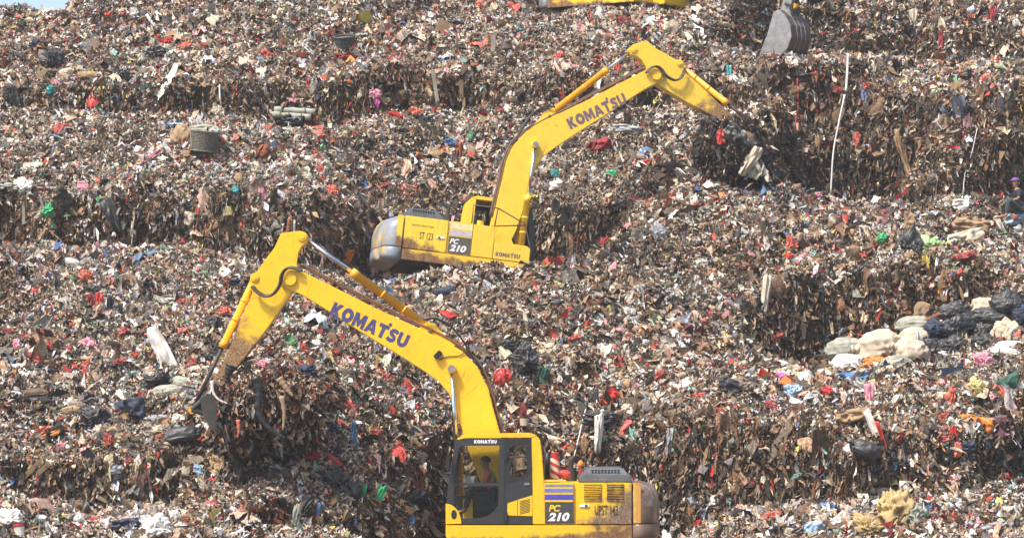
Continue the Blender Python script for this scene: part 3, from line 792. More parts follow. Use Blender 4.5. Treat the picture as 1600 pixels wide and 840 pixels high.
def build_excavator(name, label, P):
    ys, yd, yo = P['yellow'], P['deck'], P['door']
    root = empty(name)
    tag(root, label, 'excavator', 'yellow crawler excavators working on the landfill')
    T = bpy.data.objects
    # ---- undercarriage
    for s, in ((1,), (-1,)):
        y0, y1 = (0.90, 1.50) if s > 0 else (-1.50, -0.90)
        bm = bmesh.new()
        prof = round_poly(1.62, 0.42, 0.40, 0.40, -90, 90, 10) + round_poly(-1.62, 0.42, 0.40, 0.40, 90, 270, 10)
        inner = [(x * 0.93, 0.42 + (z - 0.42) * 0.8) for x, z in prof]
        n = len(prof)
        A_ = [[bm.verts.new((x, y, z)) for x, z in prof] for y in (y0, y1)]
        B_ = [[bm.verts.new((x, y, z)) for x, z in inner] for y in (y0, y1)]
        for i in range(n):
            j = (i + 1) % n
            bm.faces.new((A_[0][i], A_[0][j], A_[1][j], A_[1][i]))
            bm.faces.new((B_[0][j], B_[0][i], B_[1][i], B_[1][j]))
            for k in (0, 1): bm.faces.new((A_[k][i], A_[k][j], B_[k][j], B_[k][i]))
        # grousers
        per = []
        for i in range(n):
            a, b = Vector(prof[i]), Vector(prof[(i + 1) % n]); L = (b - a).length
            for k in range(max(1, round(L / 0.19))): per.append((a.lerp(b, k / max(1, round(L / 0.19))), (b - a).normalized()))
        for q, d in per:
            nn = Vector((d.y, -d.x))
            if (q + nn * 0.1 - Vector((0, 0.42))).length < (q - Vector((0, 0.42))).length: nn = -nn
            add_prism(bm, [tuple(q - d * 0.02), tuple(q + d * 0.02), tuple(q + d * 0.015 + nn * 0.045), tuple(q - d * 0.015 + nn * 0.045)], y0 + 0.003, y1 - 0.003)
        tr = bm_obj('track', bm, M['darksteel'], root)
        bm = bmesh.new(); add_box(bm, -1.25, 1.25, y0 + 0.12, y1 - 0.12, 0.24, 0.60)
        bm_obj('track_frame', bm, yd, tr, bevel=0.03)
        for x in (1.62, -1.62):
            bm = bmesh.new(); add_tube(bm, [(x, y0 + 0.1, 0.42), (x, y1 - 0.1, 0.42)], 0.31, 20)
            bm_obj('drive_wheel', bm, M['darksteel'], tr)
    bm = bmesh.new(); add_box(bm, -0.9, 0.9, -0.9, 0.9, 0.42, 0.86); add_tube(bm, [(0, 0, 0.86), (0, 0, 1.06)], 0.62, 28)
    bm_obj('undercarriage', bm, M['darksteel'], root, bevel=0.02)
    # ---- deck
    xr, xf = p1(1028, 0)[0], p1(696, 0)[0]
    xcw = p1(988, 0)[0]
    zb, zt = p1(0, 835)[1], p1(0, 813.5)[1]
    bm = bmesh.new()
    pr = [(xcw, zb), (xf - 0.03, zb), (xf, zb + 0.06), (xf, zt), (xcw, zt)]
    add_prism(bm, pr, -0.35, 1.36)
    pr = [(xcw, zb), (xf - 0.46, zb), (xf - 0.43, zb + 0.06), (xf - 0.43, zt), (xcw, zt)]
    add_prism(bm, pr, -1.36, -0.352)
    bm_obj('deck', bm, yd, root, bevel=0.012)
    bm = bmesh.new(); add_box(bm, xcw + 0.05, xf - 0.2, -1.1, 1.1, 1.02, zb - 0.002)
    bm_obj('belly_plate', bm, M['darksteel'], root)
    # ---- counterweight: rounded plan and rounded top
    zc = p1(0, 747)[1]
    def cw_ring(z, inset):
        pts = []
        R = 0.34 - inset * 0.2
        xb = xr + inset; y = 1.37 - inset * 0.6
        pts.append((xcw - 0.012, y))
        for k in range(9):
            a = math.radians(90 + 90 * k / 8)
            pts.append((xb + R + R * 1.0 * math.cos(a), y - R * 1.35 + R * 1.35 * math.sin(a)))
        for k in range(5):
            t = k / 4; yy = (y - R * 1.35) * (1 - 2 * t)
            pts.append((xb - 0.10 * (1 - (2 * t - 1) ** 2), yy))
        for k in range(9):
            a = math.radians(180 + 90 * k / 8)
            pts.append((xb + R + R * math.cos(a), -y + R * 1.35 + R * 1.35 * math.sin(a)))
        pts.append((xcw - 0.012, -y))
        return [(x, yy, z) for x, yy in pts]
    def loft(bm, rings):
        vs_ = [[bm.verts.new(p) for p in r] for r in rings]
        for a, b in zip(vs_[:-1], vs_[1:]):
            n = len(a)
            for i in range(n):
                bm.faces.new((a[i], a[(i + 1) % n], b[(i + 1) % n], b[i]))
        bm.faces.new(vs_[0][::-1]); bm.faces.new(vs_[-1])
    bm = bmesh.new()
    zm = p1(0, 812)[1]
    loft(bm, [cw_ring(zb - 0.02, 0.10), cw_ring(zb + 0.03, 0.015), cw_ring(zb + 0.1, 0.0), cw_ring(zm - 0.02, 0.0), cw_ring(zm, 0.012)])
    low = bm_obj('counterweight_foot', bm, P['cwfoot'], root)
    bm = bmesh.new()
    loft(bm, [cw_ring(zm + 0.01, 0.02), cw_ring(zm + 0.05, 0.006), cw_ring(zm + 0.35, 0.0), cw_ring(zc - 0.30, 0.02), cw_ring(zc - 0.17, 0.07), cw_ring(zc - 0.07, 0.16), cw_ring(zc - 0.015, 0.28), cw_ring(zc, 0.36)])
    cwo = bm_obj('counterweight', bm, P['cw'], root)
    for o in (low, cwo):
        for p in o.data.polygons: p.use_smooth = len(p.vertices) == 4 and abs(p.normal.z) < 0.98
    # yellow strip beside the engine door
    for s in (1, -1):
        bm = bmesh.new(); add_box(bm, xcw - 0.17, xcw - 0.018, s * 1.352 - 0.022, s * 1.352 + 0.018, zm + 0.02, zc - 0.01)
        bm_obj('counterweight_edge', bm, P['cwedge'], root, bevel=0.008)
    # ---- engine bay and doors (both sides)
    xe0, xe1 = xcw + 0.01, p1(899, 0)[0]
    xs0, xs1 = p1(897, 0)[0], p1(850, 0)[0]
    zp0, zp1 = zt + 0.008, zc
    bm = bmesh.new(); add_box(bm, xe0, xs1 + 0.0, -1.30, 1.30, zt - 0.01, zp1 - 0.012)
    bm_obj('engine_bay', bm, yo, root, bevel=0.01)
    for s in (1, -1):
        y0, y1 = (1.302, 1.345) if s > 0 else (-1.345, -1.302)
        yo_ = 1.345 if s > 0 else -1.345
        bm = bmesh.new(); add_box(bm, xe0, xe1 - 0.012, y0, y1, zp0 + 0.012, zp1)
        door = bm_obj('engine_door', bm, yo, root, bevel=0.01)
        # louvres on the lower machine's near side
        if s > 0:
            for gx0, gx1 in ((912.5, 940), (948, 975)):
                for gz0, gz1 in ((748.8, 761.5), (763, 775.5)):
                    bm = bmesh.new()
                    a, b = p1(gx0, gz0), p1(gx1, gz1)
                    add_box(bm, b[0], a[0], y1 - 0.002, y1 + 0.003, b[1], a[1])
                    gr = bm_obj('air_grille', bm, M['seam'], door)
                    bm = bmesh.new()
                    for k in range(5):
                        zz = b[1] + (a[1] - b[1]) * (k + 0.5) / 5
                        dz = random.uniform(-.006, .006)
                        add_prism(bm, [(b[0] + 0.004, zz - 0.008 + dz), (a[0] - 0.004, zz - 0.008), (a[0] - 0.004, zz + 0.008), (b[0] + 0.004, zz + 0.008 + dz)], y1 + 0.001, y1 + 0.022)
                    bm_obj('louvre', bm, P['deck'], gr)
        # small handle
        hx, hz = p1(913, 783)
        bm = bmesh.new(); add_box(bm, hx - 0.10, hx + 0.10, min(yo_, yo_ + s * 0.02), max(yo_, yo_ + s * 0.02), hz - 0.03, hz + 0.03)
        bm_obj('handle', bm, M['white'], door, bevel=0.008)
        bm = bmesh.new(); add_box(bm, hx - 0.06, hx - 0.01, min(yo_, yo_ + s * 0.026), max(yo_, yo_ + s * 0.026), hz - 0.022, hz + 0.022)
        bm_obj('latch', bm, M['darksteel'], door)
        # side cover with stripes and model number
        bm = bmesh.new(); add_box(bm, xs0 + 0.012, xs1, y0, y1, zp0 + 0.012, zp1)
        sp = bm_obj('side_cover', bm, ys, root, bevel=0.01)
        def strip(n_, px0, px1, py0, py1, mat, dy=0.003):
            a, b = p1(px0, py0), p1(px1, py1)
            bm = bmesh.new(); add_box(bm, b[0], a[0], min(yo_, yo_ + s * dy), max(yo_, yo_ + s * dy), b[1], a[1])
            return bm_obj(n_, bm, mat, sp)
        m1, m2, m3 = P['stripes']
        if P.get('wide_cream'):
            strip('stripe', 850.9, 896.2, 750, 762, M['cream']); strip('stripe', 850.9, 896.2, 764.5, 774.5, M['lilac'])
        else:
            strip('stripe', 850.9, 896.2, 749.5, 753.5, m1); strip('stripe', 850.9, 896.2, 756.2, 762.3, m2); strip('stripe', 850.9, 896.2, 765.2, 773.6, m3)
        if not P.get('plain'):
            strip('decal_panel', 851.2, 896.0, 777, 811, P['decal'])
            pl = (Vector(p1(894 if s < 0 else 857, 793))); q = 1 if s < 0 else -1
            lettering('PC', sp, P['pc'], (pl.x, yo_ + s * 0.004, p1(0, 792)[1]), (q, 0, 0), (0, 0, 1), 0.13, 0.235, shear=0.25, bold=0.03)
            pl2 = p1(893 if s < 0 else 856, 807)
            lettering('210', sp, M['white'], (pl2[0], yo_ + s * 0.004, pl2[1]), (q, 0, 0), (0, 0, 1), 0.168, 0.42, shear=0.25, bold=0.045)
            if s > 0 and P['near'] > 0:
                q0 = p1(929, 797.5); lettering('UPST 143', door, M['stencil'], (q0[0], yo_ + 0.004, q0[1]), (-1, 0, 0), (0, 0, 1), 0.19, 0.45, bold=0.008)
            if s < 0 and P['near'] < 0:
                q0 = p1(955, 790); lettering('ST 123', door, M['stencil'], (q0[0], yo_ - 0.004, q0[1]), (1, 0, 0), (0, 0, 1), 0.17, 0.33, bold=0.0)
                q0 = p1(973, 766); lettering('UNITED TRACTORS', door, M['stencil'], (q0[0], yo_ - 0.004, q0[1]), (1, 0, 0), (0, 0, 1), 0.045, 0.56)
    # ---- bonnet with slots
    bx0, bx1 = p1(987, 0)[0] - 0.02, p1(905, 0)[0]
    zh = p1(0, 724.5)[1]
    bm = bmesh.new()
    def rr(z, ins, insx):
        return [(bx0 + insx, -0.98 + ins, z), (bx1 - insx, -0.98 + ins, z), (bx1 - insx, 0.98 - ins, z), (bx0 + insx, 0.98 - ins, z)]
    loft(bm, [rr(zp1 - 0.005, 0, 0.0), rr(zp1 + 0.13, 0.02, 0.01), rr(zp1 + 0.16, 0.10, 0.08), rr(zh, 0.20, 0.17)])
    hood = bm_obj('bonnet', bm, M['hood'], root, bevel=0.02)
    for s in (1, -1):
        bm = bmesh.new()
        for k in range(9):
            x = bx0 + 0.24 + k * 0.064
            for (za, zb_) in ((zp1 + 0.172, zp1 + 0.205), (zp1 + 0.22, zp1 + 0.245)):
                t = (za - (zp1 + 0.16)) / (zh - zp1 - 0.16); yy = s * (0.98 - 0.10 - 0.10 * t)
                add_box(bm, x, x + 0.042, min(yy, yy + s * 0.012), max(yy, yy + s * 0.012), za, zb_)
        bm_obj('vent_slots', bm, M['seam'], hood)
    # exhaust and intake in front of the bonnet
    bm = bmesh.new(); add_tube(bm, [(bx1 + 0.12, -0.55, zp1 - 0.05), (bx1 + 0.12, -0.55, zp1 + 0.26)], 0.11, 16)
    add_tube(bm, [(bx1 + 0.12, -0.55, zp1 + 0.26), (bx1 + 0.12, -0.55, zp1 + 0.42), (bx1 + 0.05, -0.55, zp1 + 0.48)], 0.05, 12)
    bm_obj('exhaust', bm, M['darksteel'], root)
    # ---- tank and tool box on the right side
    xt0, xt1 = xs1 + 0.012, xs1 + 0.56
    bm = bmesh.new(); add_box(bm, xt0, xt1, -1.345, -0.35, zp0 + 0.01, zp1 - 0.01)
    bm_obj('fuel_tank', bm, ys, root, bevel=0.012)
    bm = bmesh.new(); add_tube(bm, [(xt0 + 0.2, -1.05, zp1 - 0.02), (xt0 + 0.2, -1.05, zp1 + 0.13)], 0.085, 14)
    bm_obj('filler_cap', bm, ys, root)
    bm = bmesh.new(); add_prism(bm, [(xt1 + 0.01, zp0 + 0.01), (xf - 0.43, zp0 + 0.01), (xf - 0.43, zp0 + 0.36), (xf - 0.52, zp0 + 0.43), (xt1 + 0.01, zp0 + 0.45)], -1.345, -0.75)
    tb = bm_obj('tool_box', bm, ys, root, bevel=0.012)
    if not P.get('plain'):
        block_name(tb, P['letter'], (xt1 + 0.07, -1.346, zp0 + 0.09), (1, 0, 0), (0, 0, 1), 0.105, 0.62, depth=0.003)
    # step and handrail on the right
    zr = zp1 + 0.42
    rails = [
        [(xt0 - 0.05, -1.30, zp1 - 0.02), (xt0 - 0.05, -1.30, zr + 0.05), (xt1 + 0.02, -1.30, zr + 0.05), (xf - 0.62, -1.30, zp0 + 0.98), (xf - 0.40, -1.30, zp0 + 0.28), (xf - 0.40, -1.30, zp0 + 0.02)],
        [(xt1 + 0.02, -1.30, zr + 0.05), (xt1 - 0.02, -1.30, zp1 - 0.02)],
        [(xt1 - 0.10, -1.30, zp1 - 0.01), (xt1 + 0.10, -1.32, zp1 + 0.03), (xf - 0.61, -1.30, zp0 + 0.95)]]
    bm = bmesh.new()
    for r in rails: add_tube(bm, r, 0.017, 8)
    bm_obj('handrail', bm, M['hose'], root, smooth=True)
    # ---- cab (left side)
    yc1, yc0 = 1.345, 0.42
    def c(px, py): return p1(px, py)
    shell = [c(849.5, 812), c(848, 745), c(845, 700), c(842.5, 679), c(838, 672), c(828, 670), c(740, 671.5), c(722, 673.5), c(714, 678), c(710, 690), c(704, 720), c(699.5, 752), c(696, 790), c(696, 812)]
    # side openings cut out of the shell: build pillars and rails as separate pieces
    cabm = ys
    bm = bmesh.new()
    add_prism(bm, [c(852, 812), c(850, 745), c(846.5, 700), c(844, 681), c(838, 673), c(829.5, 676.5), c(831, 745), c(832, 812)][::-1], yc0, yc1)
    cab = bm_obj('cab', bm, cabm, root, bevel=0.012, label=None)
    bm = bmesh.new()
    add_prism(bm, [c(838.5, 673.2), c(828, 669.5), c(740, 671), c(722, 672.8), c(713, 678.5), c(716, 680), c(724, 677.5), c(740, 676.5), c(829.3, 676.2)], yc0, yc1 + 0.006)
    bm_obj('roof', bm, cabm, cab, bevel=0.0)
    # far side pillars, front pillar, floor
    bm = bmesh.new()
    add_prism(bm, [c(716, 678), c(722, 678), c(712, 752), c(705, 812), c(697, 812), c(700.5, 752), c(706, 712)], yc0, yc0 + 0.06)
    add_prism(bm, [c(783, 677), c(792, 677), c(792, 812), c(783, 812)], yc0, yc0 + 0.05)
    add_prism(bm, [c(830, 740), c(830, 812), c(700, 812), c(702, 770), c(760, 766)], yc0, yc0 + 0.04)
    bm_obj('far_pillars', bm, M['greypaint'], cab)
    bm = bmesh.new(); add_box(bm, xf - 1.85, xf - 0.02, yc0 + 0.065, yc1 - 0.05, zt + 0.002, zt + 0.06)
    bm_obj('cab_floor', bm, M['black'], cab)
    bm = bmesh.new()
    fr = [c(716, 678.5), c(709.5, 690), c(703, 720), c(699, 752), c(696.5, 790)]
    for i in range(len(fr) - 1):
        pass
    g = [(fr[0][0] - 0.01, fr[0][1]), (fr[1][0] - 0.01, fr[1][1]), (fr[2][0] - 0.01, fr[2][1]), (fr[3][0] - 0.01, fr[3][1])]
    va = [bm.verts.new((x, yc0 + 0.065, z)) for x, z in g]; vb = [bm.verts.new((x, yc1 - 0.06, z)) for x, z in g]
    for i in range(3): bm.faces.new((va[i], va[i + 1], vb[i + 1], vb[i]))
    bm_obj('windscreen', bm, M['glass'], cab)
    # door frame: dark outline around glass, pieces butt at corners
    def bar(bmm, pts, y0=yc1 - 0.05, y1=yc1): add_prism(bmm, [c(*p) for p in pts], y0, y1)
    bm = bmesh.new()
    bar(bm, [(716, 678), (722, 677.2), (788, 677.2), (788, 689.3), (722, 689.3), (717, 692), (713, 692), (709, 690), (711, 683)])           # head
    bar(bm, [(709, 690.2), (713, 692.2), (717, 692.2), (712, 720), (709, 752), (708.2, 778.3), (696.9, 778.3), (700, 752), (704.5, 720)])              # front post
    bar(bm, [(779.8, 689.5), (788, 689.5), (788, 784), (777.8, 784), (779, 750)])                                                                       # rear post
    bar(bm, [(709.2, 747.4), (778.9, 747.4), (778.9, 752), (709, 752)])                                                                       # mid rail
    bar(bm, [(720.8, 800.5), (724, 803), (750, 802), (763, 798), (771, 792), (776, 784.2), (788, 784.2), (788, 811.5), (722, 811.5)])              # sill
    door = bm_obj('door', bm, M['greypaint'], cab)
    bm = bmesh.new(); bar(bm, [(717.5, 689.8), (779.3, 689.8), (778.7, 747.2), (709.6, 747.2), (712.3, 720)], yc1 - 0.03, yc1 - 0.024)
    bm_obj('door_window', bm, M['glass'], door)
    bm = bmesh.new(); bar(bm, [(709.3, 752.2), (778.6, 752.2), (777, 784), (771, 791.5), (763, 797.5), (750, 801.5), (722, 802.5), (716, 785), (708.6, 778)], yc1 - 0.03, yc1 - 0.024)
    bm_obj('lower_window', bm, M['glass'], door)
    # yellow quarter panel with the dark oval
    arc = [(696, 811.5), (696, 779.5)] + [(696 + 24.5 * math.sin(math.radians(a)), 811.5 - 32 * math.cos(math.radians(a)) if a else 779.5) for a in range(8, 91, 9)]
    bm = bmesh.new(); bar(bm, arc, yc1 - 0.06, yc1 + 0.008)
    qp = bm_obj('quarter_panel', bm, cabm, cab)
    bm = bmesh.new(); ox, oz = c(709, 796.5)
    v_ = round_poly(ox, oz, 0.055, 0.09, 0, 345, 23); add_prism(bm, v_, yc1 + 0.009, yc1 + 0.014)
    bm_obj('oval_inset', bm, M['black'], qp)
    # rear quarter: frame, window, grey panel, vent
    bm = bmesh.new()
    bar(bm, [(788.6, 677.2), (830, 677.2), (830.3, 689), (795, 689), (788.6, 689)])
    bar(bm, [(788.6, 689.2), (795.5, 689.2), (797.5, 742), (788.6, 745)])
    bar(bm, [(822, 689.2), (830.3, 689.2), (831.4, 735.5), (826, 738), (822.5, 733)])
    bar(bm, [(797.6, 741.5), (810, 738.6), (822.4, 733.2), (825.9, 738.2), (818, 743), (788.6, 750.2), (788.6, 745.2)])
    rf_ = bm_obj('rear_quarter', bm, M['black'], cab)
    bm = bmesh.new(); bar(bm, [(795.2, 689.1), (821.8, 689.1), (822.3, 733), (809.8, 738.4), (797.4, 741.3)], yc1 - 0.03, yc1 - 0.024)
    bm_obj('rear_side_window', bm, M['glass'], rf_)
    bm = bmesh.new()
    bar(bm, [(788.6, 750.4), (818, 743.2), (826, 738.4), (831.5, 735.7), (831.8, 766), (810, 773), (788.6, 779.5)])
    bar(bm, [(788.6, 779.7), (792.6, 778.5), (791.6, 798.2), (831.8, 799.2), (831.8, 811.5), (788.6, 811.5)])
    gp = bm_obj('grey_side_panel', bm, M['greypaint'], cab)
    hx, hz = c(823, 749)
    bm = bmesh.new(); add_box(bm, hx - 0.055, hx + 0.055, yc1 - 0.001, yc1 + 0.018, hz - 0.025, hz + 0.025)
    bm_obj('door_handle', bm, M['steel'], gp, bevel=0.008)
    bm = bmesh.new(); bar(bm, [(793, 779), (808, 773.9), (831.6, 766.4), (831.6, 798.9), (792, 797.9)], yc1 - 0.05, yc1 + 0.004)
    vp = bm_obj('vent_panel', bm, cabm, cab)
    bm = bmesh.new()
    for k in range(9):
        a, b = (812, 776.2 + k * 2.4), (828, 772.2 + k * 2.4)
        add_prism(bm, [c(a[0], a[1]), c(b[0], b[1]), c(b[0], b[1] + 0.9), c(a[0], a[1] + 0.9)], yc1 + 0.005, yc1 + 0.008)
    add_prism(bm, [c(808, 774), c(808.7, 773.7), c(808.7, 798.6), c(808, 798.6)], yc1 + 0.005, yc1 + 0.007)
    bm_obj('vent_slots', bm, M['seam'], vp)
    if not P.get('plain'):
        q0 = c(740.5, 685.6); block_name(door, M['white'], (q0[0], yc1 + 0.001, q0[1]), (-1, 0, 0), (0, 0, 1), 0.068, 0.44, depth=0.003)
    # hinges
    for py in (705, 800):
        bm = bmesh.new(); a = c(790, py); add_box(bm, a[0] - 0.035, a[0] + 0.035, yc1 + 0.001, yc1 + 0.03, a[1] - 0.09, a[1] + 0.09)
        bm_obj('hinge', bm, M['black'], door, bevel=0.006)
    # mirror
    mx, mz = c(701, 717)
    bm = bmesh.new(); add_box(bm, mx - 0.03, mx + 0.05, yc1 + 0.08, yc1 + 0.24, mz - 0.17, mz + 0.17)
    mir = bm_obj('mirror', bm, M['black'], cab, bevel=0.02)
    bm = bmesh.new(); add_tube(bm, [(mx, yc1 - 0.02, mz + 0.25), (mx + 0.01, yc1 + 0.16, mz + 0.2), (mx + 0.01, yc1 + 0.16, mz)], 0.012, 8)
    bm_obj('mirror_arm', bm, M['black'], mir)
    # seat and console
    sx, sz = c(772, 775)
    bm = bmesh.new(); add_box(bm, sx - 0.12, sx + 0.38, 0.66, 1.10, sz - 0.22, sz + 0.02); add_prism(bm, [(sx - 0.10, sz + 0.022), (sx - 0.02, sz + 0.022), (sx - 0.13, sz + 0.52), (sx - 0.21, sz + 0.52)], 0.68, 1.08)
    bm_obj('seat', bm, M['seat'], cab, bevel=0.03)
    for yy in (0.56, 1.17):
        bm = bmesh.new(); add_box(bm, sx + 0.10, sx + 0.42, yy - 0.05, yy + 0.05, sz - 0.02, sz + 0.16); add_tube(bm, [(sx + 0.38, yy, sz + 0.16), (sx + 0.42, yy, sz + 0.33)], 0.018, 8)
        bm_obj('console', bm, M['black'], cab, bevel=0.01)
    lx, lz = c(730, 780)
    bm = bmesh.new(); add_box(bm, lx - 0.10, lx + 0.10, 0.80, 0.84, lz - 0.32, lz - 0.02 + 0.1)
    bm_obj('front_box', bm, ys, cab, bevel=0.01)
    bm = bmesh.new(); add_box(bm, lx - 0.13, lx + 0.02, 0.6, 0.66, lz + 0.38, lz + 0.52)
    bm_obj('monitor', bm, M['lilac'], cab, bevel=0.01)
    # ---- deck walkway between cab and engine + boom bracket
    fx, fz = pm(*FP)
    bm = bmesh.new()
    for yy in (-0.38, 0.30): add_prism(bm, [(fx - 0.75, zt + 0.003), (fx + 0.42, zt + 0.003), (fx + 0.5, zt + 0.2), (fx + 0.12, fz + 0.16), (fx - 0.14, fz + 0.16)], yy, yy + 0.07)
    bm_obj('boom_bracket', bm, ys, root, bevel=0.01)
    # ---- boom
    foot = Vector((fx, fz)); tip = Vector(P['tip'])
    tip = foot + (tip - foot).normalized() * BOOM_LEN
    Bm = frame_empty_matrix(foot, tip)
    ys_b = ys
    bm = bmesh.new(); add_prism(bm, BOOM_L, -0.24, 0.24)
    boom = bm_obj('boom', bm, ys_b, root, bevel=0.014); boom.matrix_local = Bm
    bl = lambda px: loc_pt(px, FP, TP)
    for (px, r, h) in (((706, 576), 0.085, 0.42), ((455, 437), 0.13, 0.30), ((777, 762), 0.12, 0.28)):
        bm = bmesh.new(); q = bl(px); add_tube(bm, [(q[0], -h, q[1]), (q[0], h, q[1])], r, 20)
        pb = bm_obj('pin_boss', bm, M['steel'] if h > .4 else ys_b, boom, bevel=0.012)
    for s in (1, -1):
        bm = bmesh.new(); q = bl((706, 576)); add_tube(bm, [(q[0], s * 0.2405, q[1]), (q[0], s * 0.249, q[1])], 0.27, 28)
        bm_obj('reinforcing_plate', bm, ys_b, boom, bevel=0.004)
    # weld seams of the side plates, drawn as thin beads
    for s in (1, -1):
        for a, b in (((489, 436), (479, 463)), ((722, 552), (718, 640)), ((747, 600), (722, 622)), ((706, 545), (716, 556))):
            A1, B1 = bl(a), bl(b); bm = bmesh.new(); add_tube(bm, [(A1[0], s * 0.241, A1[1]), (B1[0], s * 0.241, B1[1])], 0.0045, 6)
            bm_obj('weld_seam', bm, ys_b, boom)
    # hose run along the top of the boom
    run = [(470, 414), (490, 424), (523, 441), (560, 460), (588, 474), (630, 496), (685, 522), (722, 544), (748, 568), (766, 604), (775, 640), (783, 668), (795, 715)]
    for k, yy in enumerate((-0.12, -0.04, 0.06, 0.14)):
        pts = [Vector((bl(q)[0], yy, bl(q)[1] + (0.02 if k % 2 else -0.02))) for q in run]
        tube_obj('hydraulic_line', curve_pts(pts, 5), 0.022, M['rusthose'] if k != 1 else M['hose'], boom, 8)
    for q in ((520, 443), (600, 483), (672, 518), (740, 564)):
        bm = bmesh.new(); a = bl(q); add_box(bm, a[0] - 0.03, a[0] + 0.03, -0.19, 0.19, a[1] - 0.05, a[1] + 0.05)
        bm_obj('hose_clamp', bm, M['rusthose'], boom, bevel=0.01)
    # arm cylinder bracket
    bq = [bl(q) for q in ((655, 512), (668, 503), (680, 506), (690, 518), (712, 540), (700, 540), (660, 524))]
    bm = bmesh.new(); add_prism(bm, bq, -0.13, -0.07); add_prism(bm, bq, 0.07, 0.13)
    bm_obj('cylinder_bracket', bm, ys_b, boom)
    for dy_ in (-0.20, 0.20):
        hp = [Vector((bl(q)[0], dy_ + 0.03 * math.sin(i_), bl(q)[1])) for i_, q in enumerate(((662, 500), (680, 497), (705, 510), (722, 530), (738, 556), (752, 575)))]
        tube_obj('hydraulic_hose', curve_pts(hp, 5), 0.022, M['black'], boom, 8)
    for k_ in range(3):
        hp = [Vector((bl(q)[0], -0.10 + 0.1 * k_, bl(q)[1])) for q in ((476, 418), (466, 408 - 2 * k_), (452, 404), (443, 412), (436, 425))]
        tube_obj('hydraulic_hose', curve_pts(hp, 5), 0.020, M['black'], boom, 8)
    # lamp and its lead
    lq = bl((686, 553)); sN = P['near']
    bm = bmesh.new(); add_box(bm, lq[0] - 0.05, lq[0] + 0.05, min(sN * 0.243, sN * 0.36), max(sN * 0.243, sN * 0.36), lq[1] - 0.11, lq[1] + 0.07)
    if P['lamp']:
        lamp = bm_obj('work_lamp', bm, M['black'], boom, bevel=0.015)
        tube_obj('lamp_cable', curve_pts([Vector((bl(q)[0], sN * 0.26, bl(q)[1])) for q in ((687, 562), (700, 557), (716, 556), (727, 550))], 5), 0.010, M['hose'], lamp, 6)
    else: bm.free()
    if not P.get('plain'):
        # name along both sides, between the top and bottom flanges
        for s in (1, -1):
            a, b = Vector(bl((515, 492))), Vector(bl((633, 545)))
            d = (b - a).normalized(); L = (b - a).length
            up = Vector((-d.y, d.x))
            if up.y < 0 and False: up = -up
            # boom-local X points foot -> tip; text reads tip -> foot on the left side, foot -> tip on the right
            if s > 0: xd = Vector((d.x, 0, d.y)); org = a
            else: xd = Vector((-d.x, 0, -d.y)); org = b
            zdv = xd.cross(Vector((0, s, 0))) * -1
            nrm_ = Vector((0, s, 0)); zdv = nrm_.cross(xd)
            h = 0.285
            lo = Vector((org.x, s * 0.241, org.y))
            block_name(boom, P['letter'], lo, xd, zdv, h, L)
    # ---- stick
    tipm = Vector((tip.x, tip.y))
    sd_ = Vector(P['stick_dir']).normalized()
    send = tipm + sd_ * STICK_LEN
    Sm = frame_empty_matrix(tipm, send)
    smt = P['stick_paint'] if P.get('stick_paint') else stick_mat('stick_paint_' + name, P['base'], STICK_LEN * 0.26, STICK_LEN * 0.66)
    bm = bmesh.new(); add_prism(bm, STICK_L, -0.17, 0.17)
    stick = bm_obj('stick', bm, smt, root, bevel=0.012); stick.matrix_local = Sm
    sl = lambda px: loc_pt(px, TP, SA)
    for (px, r, h) in (((473, 370), 0.10, 0.20), ((399, 434), 0.09, 0.20), ((455, 437), 0.15, 0.19)):
        bm = bmesh.new(); q = sl(px); add_tube(bm, [(q[0], -h, q[1]), (q[0], h, q[1])], r, 18)
        pb = bm_obj('pin_boss', bm, ys, stick, bevel=0.012)
        bm = bmesh.new(); add_tube(bm, [(q[0], -h - 0.012, q[1]), (q[0], h + 0.012, q[1])], r * 0.5, 14)
        bm_obj('pin', bm, ys, pb)
    for s in (1, -1):
        for a, b in (((457, 366), (463, 412)), ((420, 410), (446, 470)), ((385, 470), (433, 455)), ((433, 455), (420, 505))):
            A1, B1 = sl(a), sl(b); bm = bmesh.new(); add_tube(bm, [(A1[0], s * 0.171, A1[1]), (B1[0], s * 0.171, B1[1])], 0.0045, 6)
            bm_obj('weld_seam', bm, P['yellow'], stick)
    if P['lamp']:
        a = [sl(q) for q in ((417, 474), (427, 469), (431, 481), (421, 486))]
        bm = bmesh.new(); add_prism(bm, a, 0.172, 0.176); bm_obj('warning_label', bm, M['ylet'], stick)
    inv = lambda q, Mx: (Mx @ Vector((q[0], 0, q[1]))).xz
    # loop of hose around the joint (near side)
    loop = [((474, 424), 0), ((462, 419), 1), ((450, 420), 1), ((443, 430), 1), ((440, 445), 1), ((430, 459), 1), ((418, 463), 1), ((405, 456), 1), ((397, 447), 1)]
    pts = [Vector((sl(q)[0], P['near'] * 0.30, sl(q)[1])) for q, _ in loop]
    tube_obj('hose_loop', curve_pts(pts, 6), 0.030, M['hose'], stick, 10)
    pts = [p + Vector((0.03, P['near'] * 0.05, 0.02)) for p in pts]
    tube_obj('hose_loop', curve_pts(pts, 6), 0.022, M['hose'], stick, 10)
    # ---- cylinders in machine space
    lug = inv(sl((473, 370)), Sm); base = inv(bl((673, 513)), Bm)
    d = (lug - base).normalized(); L = (lug - base).length
    cylinder_pair(root, base, base + d * min(1.95, L * 0.74), lug, 0.085, 0, M['orange'], 'arm_cylinder')
    lugb = inv(sl((399, 434)), Sm)
    link_top = send + Vector(P['link'])
    d = (link_top - lugb).normalized(); L = (link_top - lugb).length
    cylinder_pair(root, lugb, lugb + d * L * P.get('bfrac', 0.53), link_top, 0.075, 0, M['orange'], 'bucket_cylinder', M['darksteel'])
